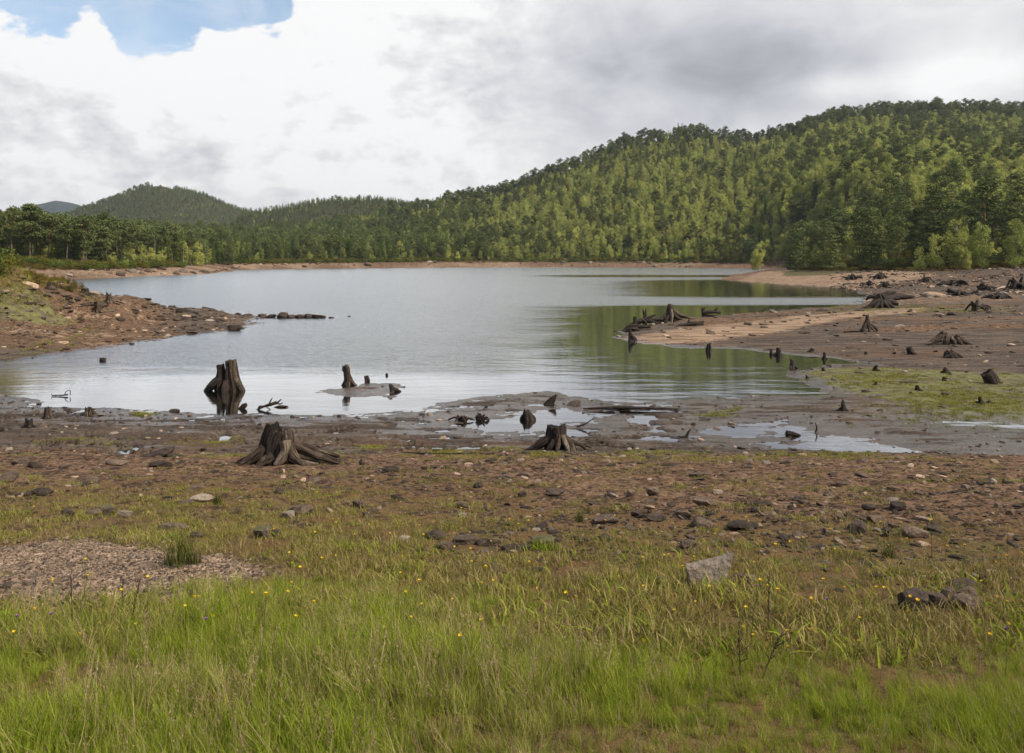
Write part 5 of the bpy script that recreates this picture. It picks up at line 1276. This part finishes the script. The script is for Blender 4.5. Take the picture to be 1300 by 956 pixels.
# buttercups
def flower(mt, seed, h=.16):
    g = np.random.default_rng(seed); V, Qd = [], []
    tube(V, Qd, [(0, 0, 0), (.01, .005, h * .5), (.004, 0, h)], [.0018, .0014, .0012], 4)
    n0 = len(V[0]); pv, pf = [], []
    for k in range(5):
        a = 6.28 * k / 5; c, s_ = math.cos(a), math.sin(a); R_2 = .0075
        b = [(0, 0, 0), (R_2 * .6, -R_2 * .45, .002), (R_2, 0, .006), (R_2 * .6, R_2 * .45, .002)]
        pv += [(c * x - s_ * y + .004, s_ * x + c * y, h + z) for x, y, z in b]; pf.append([n0 + 4 * k + q for q in range(4)])
    # a raised cup below the petals gives them a visible side
    for k in range(5):
        a = 6.28 * (k + .5) / 5; c, s_ = math.cos(a), math.sin(a); R_2 = .006
        b = [(0, 0, -.006), (R_2 * .6, -R_2 * .6, .001), (R_2, 0, .007), (R_2 * .6, R_2 * .6, .001)]
        pv += [(c * x - s_ * y + .004, s_ * x + c * y, h + z) for x, y, z in b]; pf.append([n0 + 20 + 4 * k + q for q in range(4)])
    Fc = np.vstack([Qd[0], pf]); return mesh_from('flower', np.vstack([V[0], pv]), Fc, [M['stem'], M[mt]], [0] * len(Qd[0]) + [1] * 10)
fm = [flower('petal', k, (.1, .16, .24)[k]) for k in range(3)]; pf_ = flower('purple', 5, .2)
g = np.random.default_rng(77); cnt = 0
while cnt < 165:
    a = g.uniform(0, 1300); q = 622 + 245 * g.random() ** 1.15
    if q < 680 and g.random() < .3 + .4 * (a > 560): continue
    if q < 765 and a < 300 and q > 685: continue
    x, y, z = hit(a, q); cnt += 1
    tag(obj('buttercup', fm[0 if y > 6 else g.integers(0, 3)], loc=(x, y, z), rot=(g.normal() * .2, g.normal() * .2, g.uniform(0, 6)), scl=g.uniform(.8, 1.25)), 'tiny yellow buttercup dotted in the grass', 'flower', 'yellow buttercups in the grass')
for (a, q) in ((66, 845), (20, 850), (262, 852), (1051, 822), (1275, 868), (960, 800)):
    x, y, z = hit(a, q); tag(obj('purple_flower', pf_, loc=(x, y, z), rot=(0, 0, a), scl=1.0), 'small purple flower low in the long grass', 'flower', 'purple flowers in the long grass')
# dead seed stalks
def stalk(px, py, h, dx, label, seed):
    x, y, z = hit(px, py); s = y / F; gg = np.random.default_rng(seed); geo = Geo()
    P = [(0, 0, 0), (dx * .3 * s, 0, h * .35 * s), (dx * .65 * s, 0, h * .7 * s), (dx * s, 0, h * s)]
    limb(geo, P, [.0028, .0024, .0018, .0008], seg=6, sub=5, ridge=.05)
    me = geo.mesh('stem', M['stalk']); r_ = obj('dead_stalk', None, loc=(x, y, z)); obj('stem', me, r_)
    for k in range(9):
        t = .35 + .6 * k / 9; b0 = np.array([dx * s * t, 0, h * s * t]); g2 = Geo(); e = b0 + [gg.normal() * .012, gg.normal() * .01, .018 + .01 * gg.random()]
        limb(g2, [b0, (b0 + e) / 2, e], [.001, .002, .0008], seg=6, sub=3, ridge=.1); obj('seed_head', g2.mesh('seed_head', M['stalk']), r_)
    tag(r_, label, 'dead stalk')
stalk(165, 800, 68, 14, 'leaning dark seed stalk in the long grass before the gravel', 1); stalk(92, 800, 70, -2, 'thin upright dark stalk in the grass at left', 2)
stalk(940, 862, 62, -2, 'straight dark dead stalk rising from the long grass at right', 3); stalk(968, 862, 60, 26, 'bent dark stalk leaning right in the long grass', 4)
stalk(155, 790, 55, 1, 'thin stalk standing just left of the leaning one', 5); stalk(975, 800, 75, 2, 'pale thin stalk right of the wedge slab', 6)

# shrub on the left bank
x, y, z = hit(6, 352); e = obj('birch_shrub', None, loc=(x - .3, y, z - .1)); tm, cm = tree_proto('bush', 400, 1.9); cm.materials[0] = M['bush']
obj('trunk', tm, e); obj('crown', cm, e); tag(e, 'bright green shrub on top of the left bank at the picture edge', 'shrub')
hc = proto_collection('bank_bush', hm)
n = 260; a_ = g.uniform(-60, 105, n); yy_ = g.uniform(44, 60, n); xx_ = (a_ - CX) / F * yy_; zz_ = ground_z(xx_, yy_); k = (zz_ > 2.0) & (shore(xx_, yy_) > 2)
scatter('bank_heather', hc, np.stack([xx_[k], yy_[k], zz_[k] - .05], -1), np.stack([0 * xx_[k], 0 * xx_[k], g.uniform(0, 6, k.sum())], -1), g.uniform(.2, .6, k.sum()), g.integers(0, 2, k.sum()), 'brown heather tufts on top of the left bank', 'heather')

n = 5200; a_ = g.uniform(-70, 190, n); yy_ = g.uniform(37, 60, n); xx_ = (a_ - CX) / F * yy_; zz_ = ground_z(xx_, yy_)
k = (zz_ > 1.3 + .7 * g.random(n)) & (shore(xx_, yy_) > 2) & (fbm(xx_ / 5, yy_ / 4, o=3, seed=73) + .1 * (zz_ - 1) > .1)
scatter('bank_turf', proto_collection('bank_tuft', low), np.stack([xx_[k], yy_[k], zz_[k] - .02], -1), np.stack([0 * xx_[k], 0 * xx_[k], g.uniform(0, 6, k.sum())], -1), g.uniform(2.2, 4.5, k.sum()), g.integers(0, 4, k.sum()), 'rough grass and moss on the crown of the left bank', 'grass')

# ------------------------------------------------------------------ damp summer air
HZ = bpy.data.materials.new('haze'); HZ.use_nodes = True; nt = HZ.node_tree; nt.nodes.clear()
pv = nt.nodes.new('ShaderNodeVolumePrincipled'); pv.inputs['Color'].default_value = (.86, .91, 1, 1); pv.inputs['Density'].default_value = .00011; pv.inputs['Anisotropy'].default_value = .3
om = nt.nodes.new('ShaderNodeOutputMaterial'); nt.links.new(pv.outputs[0], om.inputs['Volume'])
bx0, bx1, by0, by1, bz0, bz1 = -6300, 6300, -6300, 6300, -5, float(GZ.max()) + 40
Vh = [(x, y, z) for z in (bz0, bz1) for y in (by0, by1) for x in (bx0, bx1)]
Fh = np.array([(0, 2, 3, 1), (4, 5, 7, 6), (0, 1, 5, 4), (2, 6, 7, 3), (0, 4, 6, 2), (1, 3, 7, 5)])
tag(obj('haze', mesh_from('haze', Vh, Fh, [HZ])), 'thin pale haze over the whole loch', 'haze', None, 'stuff')

# ------------------------------------------------------------------ sky, sun, camera
SUN_EL, SUN_AZ = R(46), R(112)          # azimuth clockwise from the view direction
w = bpy.data.worlds.new('World'); scene.world = w
b = NB('w', w)
D0 = b.n('ShaderNodeTexCoord').outputs['Generated']
xyz = b.n('ShaderNodeSeparateXYZ', i_0=D0)
x_, y_, z_ = xyz.outputs
sky = b.n('ShaderNodeTexSky', sky_type='NISHITA'); sky.sun_disc = False; sky.sun_elevation = SUN_EL; sky.sun_rotation = SUN_AZ
sky.altitude = 250; sky.air_density = 1.0; sky.dust_density = 1.2; sky.ozone_density = 1.5
skyc = b.mix(1.0, sky.outputs[0], (.215, .2, .18), 'MULTIPLY')
# bearing and height of the sky direction
az = b.math('ARCTAN2', x_, y_); el = b.math('ARCSINE', z_)
# cloud field on the dome
cv = b.n('ShaderNodeCombineXYZ', i_0=b.math('MULTIPLY', az, 1.0), i_1=b.math('MULTIPLY', el, 1.7), i_2=0.0).outputs[0]
f1 = b.noise(cv, 3.2, 9, .52, .25); f2 = b.noise(cv, 9.5, 8, .55, .5); f3 = b.noise(cv, 22, 6, .55, .2)
def azp(p): return math.atan((p - CX) / F)
def elp(p, q): return math.atan((HY - q) / math.hypot(F, p - CX))
# lower edge of the blue gap by bearing
fc = b.n('ShaderNodeFloatCurve'); cu = fc.mapping.curves[0]
EDG = [(-300, 60), (-120, 20), (0, 32), (60, 46), (92, 40), (105, 24), (122, 26), (148, 62), (165, 70), (200, 68), (225, 72), (245, 56), (258, 46), (280, 44), (292, 36), (318, 34), (335, 44), (345, 46), (362, 28), (378, 8), (392, -6), (430, -14), (470, -6), (520, -50), (900, -200), (1700, -200)]
pts_ = [((azp(a) + 1.2) / 2.4, elp(a, q)) for a, q in EDG]
while len(cu.points) < len(pts_): cu.points.new(.5, .5)
for k, (a, e) in enumerate(pts_): cu.points[k].location = (min(max(a, 0), 1), min(max(e, 0), 1)); cu.points[k].handle_type = 'AUTO'
fc.mapping.use_clip = False; fc.mapping.update()
b.put(fc.inputs['Value'], b.math('DIVIDE', b.math('ADD', az, 1.2), 2.4)); edge = fc.outputs[0]
gap = b.math('SUBTRACT', el, edge)
gap = b.math('ADD', gap, b.math('MULTIPLY', b.math('SUBTRACT', f3, .5), .075)); gap = b.math('ADD', gap, b.math('MULTIPLY', b.math('SUBTRACT', f2, .5), .03))
blue = b.ramp(gap, -.003, .008)
hi = b.math('MULTIPLY', b.ramp(el, .55, .8), b.ramp(f1, .45, .6))          # broken cloud overhead
inview = b.ramp(el, .48, .36)
blue = b.math('MAXIMUM', b.math('MULTIPLY', blue, inview), hi)
# thin veil over the gap
blue = b.math('MULTIPLY', blue, b.ramp(f2, .38, .62, 1.0, .72))
def spot(a, q, ra, rq):
    da = b.math('DIVIDE', b.math('SUBTRACT', az, azp(a)), ra / F); de = b.math('DIVIDE', b.math('SUBTRACT', el, elp(a, q)), rq / F)
    r2 = b.math('ADD', b.math('MULTIPLY', da, da), b.math('MULTIPLY', de, de))
    r2 = b.math('ADD', r2, b.math('MULTIPLY', b.math('SUBTRACT', f1, .5), 1.6))
    return b.math('EXPONENT', b.math('MULTIPLY', b.math('MAXIMUM', r2, 0.0), -1.0))
cv2 = b.n('ShaderNodeVectorMath', operation='ADD', i_0=cv, i_1=(.030, .035, 0)).outputs[0]
g2 = b.noise(cv2, 9.5, 8, .55, .5); cv3 = b.n('ShaderNodeVectorMath', operation='ADD', i_0=cv, i_1=(.05, .07, 0)).outputs[0]; g1 = b.noise(cv3, 3.2, 9, .52, .25)
f4 = b.noise(cv, 26, 5, .6, .3); g4 = b.noise(cv2, 26, 5, .6, .3)
pr = b.math('MULTIPLY', b.math('SUBTRACT', f4, g4), b.ramp(az, -.1, .2, .3, .04))
relief = b.math('ADD', b.math('MULTIPLY', b.math('SUBTRACT', f2, g2), .22), b.math('ADD', b.math('MULTIPLY', b.math('SUBTRACT', f1, g1), .3), pr))
base = b.math('ADD', .87, b.math('MULTIPLY', b.math('SUBTRACT', f1, .5), .2))
base = b.math('ADD', base, b.math('MULTIPLY', relief, b.ramp(az, -.2, .25, 1.6, .55)))
base = b.math('ADD', base, b.math('MULTIPLY', b.math('SUBTRACT', f2, .5), .3))
for (a, q, ra, rq, v) in ((480, 150, 190, 110, .14), (300, 90, 120, 60, .14), (110, 60, 90, 40, .14), (560, 190, 60, 40, .1), (60, 160, 130, 60, -.02), (840, 110, 240, 95, -.22), (60, 200, 160, 70, -.03), (210, 200, 80, 40, -.05),
                          (700, 60, 160, 60, -.08), (1000, 95, 190, 70, -.16), (1210, 95, 90, 26, .27), (1060, 112, 60, 16, .16), (1130, 30, 120, 60, .06), (30, 220, 80, 30, .14), (330, 250, 160, 22, .06), (640, 240, 120, 25, .08), (520, 20, 120, 40, .12)):
    base = b.math('ADD', base, b.math('MULTIPLY', spot(a, q, ra, rq), v))
rim = b.math('MULTIPLY', b.ramp(gap, -.10, .0), .2)
base = b.math('ADD', base, b.math('MULTIPLY', rim, inview))
base = b.math('MINIMUM', b.math('MAXIMUM', base, .3), 1.0)
cc = b.mix(b.ramp(base, .45, .95), (.93, .95, 1.06), (1.0, 1.0, 1.005))
cc = b.n('ShaderNodeVectorMath', operation='SCALE', i_0=cc); b.put(cc.inputs['Scale'], base); cc = cc.outputs[0]
over = b.math('MAXIMUM', b.ramp(el, .38, .8), b.ramp(b.math('ABSOLUTE', az), 1.0, 1.6))
cc = b.n('ShaderNodeVectorMath', operation='SCALE', i_0=cc); b.put(cc.inputs['Scale'], b.ramp(over, 0, 1, 1, .44)); cc = cc.outputs[0]
col = b.mix(blue, cc, skyc)
bg = b.n('ShaderNodeBackground', i_Color=col, i_Strength=1.0)
o = b.n('ShaderNodeOutputWorld'); b.nt.links.new(bg.outputs[0], o.inputs[0])
# (cloud radiance is written in display units; the Nishita sky itself comes in at about 0.15)
try: w.cycles.sampling_method = 'MANUAL'; w.cycles.sample_map_resolution = 1024
except Exception: pass

L = bpy.data.lights.new('sun', 'SUN'); L.energy = 4.9; L.angle = R(1.2); L.color = (1, .91, .76)
so = bpy.data.objects.new('sun', L); COL.objects.link(so)
sd = np.array([math.sin(SUN_AZ) * math.cos(SUN_EL), math.cos(SUN_AZ) * math.cos(SUN_EL), math.sin(SUN_EL)])
from mathutils import Vector
so.rotation_euler = Vector(sd).to_track_quat('Z', 'Y').to_euler(); so.location = tuple(sd * 50)

cam = bpy.data.cameras.new('camera'); co = bpy.data.objects.new('camera', cam); COL.objects.link(co)
co.location = (0, 0, EYE); co.rotation_euler = (R(90), 0, 0)
cam.sensor_width = 36; cam.lens = F / 1300 * 36; cam.shift_y = -(478 - HY) / 1300; cam.shift_x = 0
cam.clip_start = .1; cam.clip_end = 9000
scene.camera = co
vs = scene.view_settings; vs.view_transform = 'Standard'; vs.look = 'None'; vs.exposure = 0; vs.gamma = 1
scene.cycles.use_denoising = True
scene.cycles.max_bounces = 5; scene.cycles.diffuse_bounces = 2; scene.cycles.glossy_bounces = 2; scene.cycles.transparent_max_bounces = 8; scene.cycles.transmission_bounces = 3
scene.cycles.caustics_reflective = False; scene.cycles.caustics_refractive = False

scene.cycles.use_adaptive_sampling = True; scene.cycles.adaptive_threshold = .03
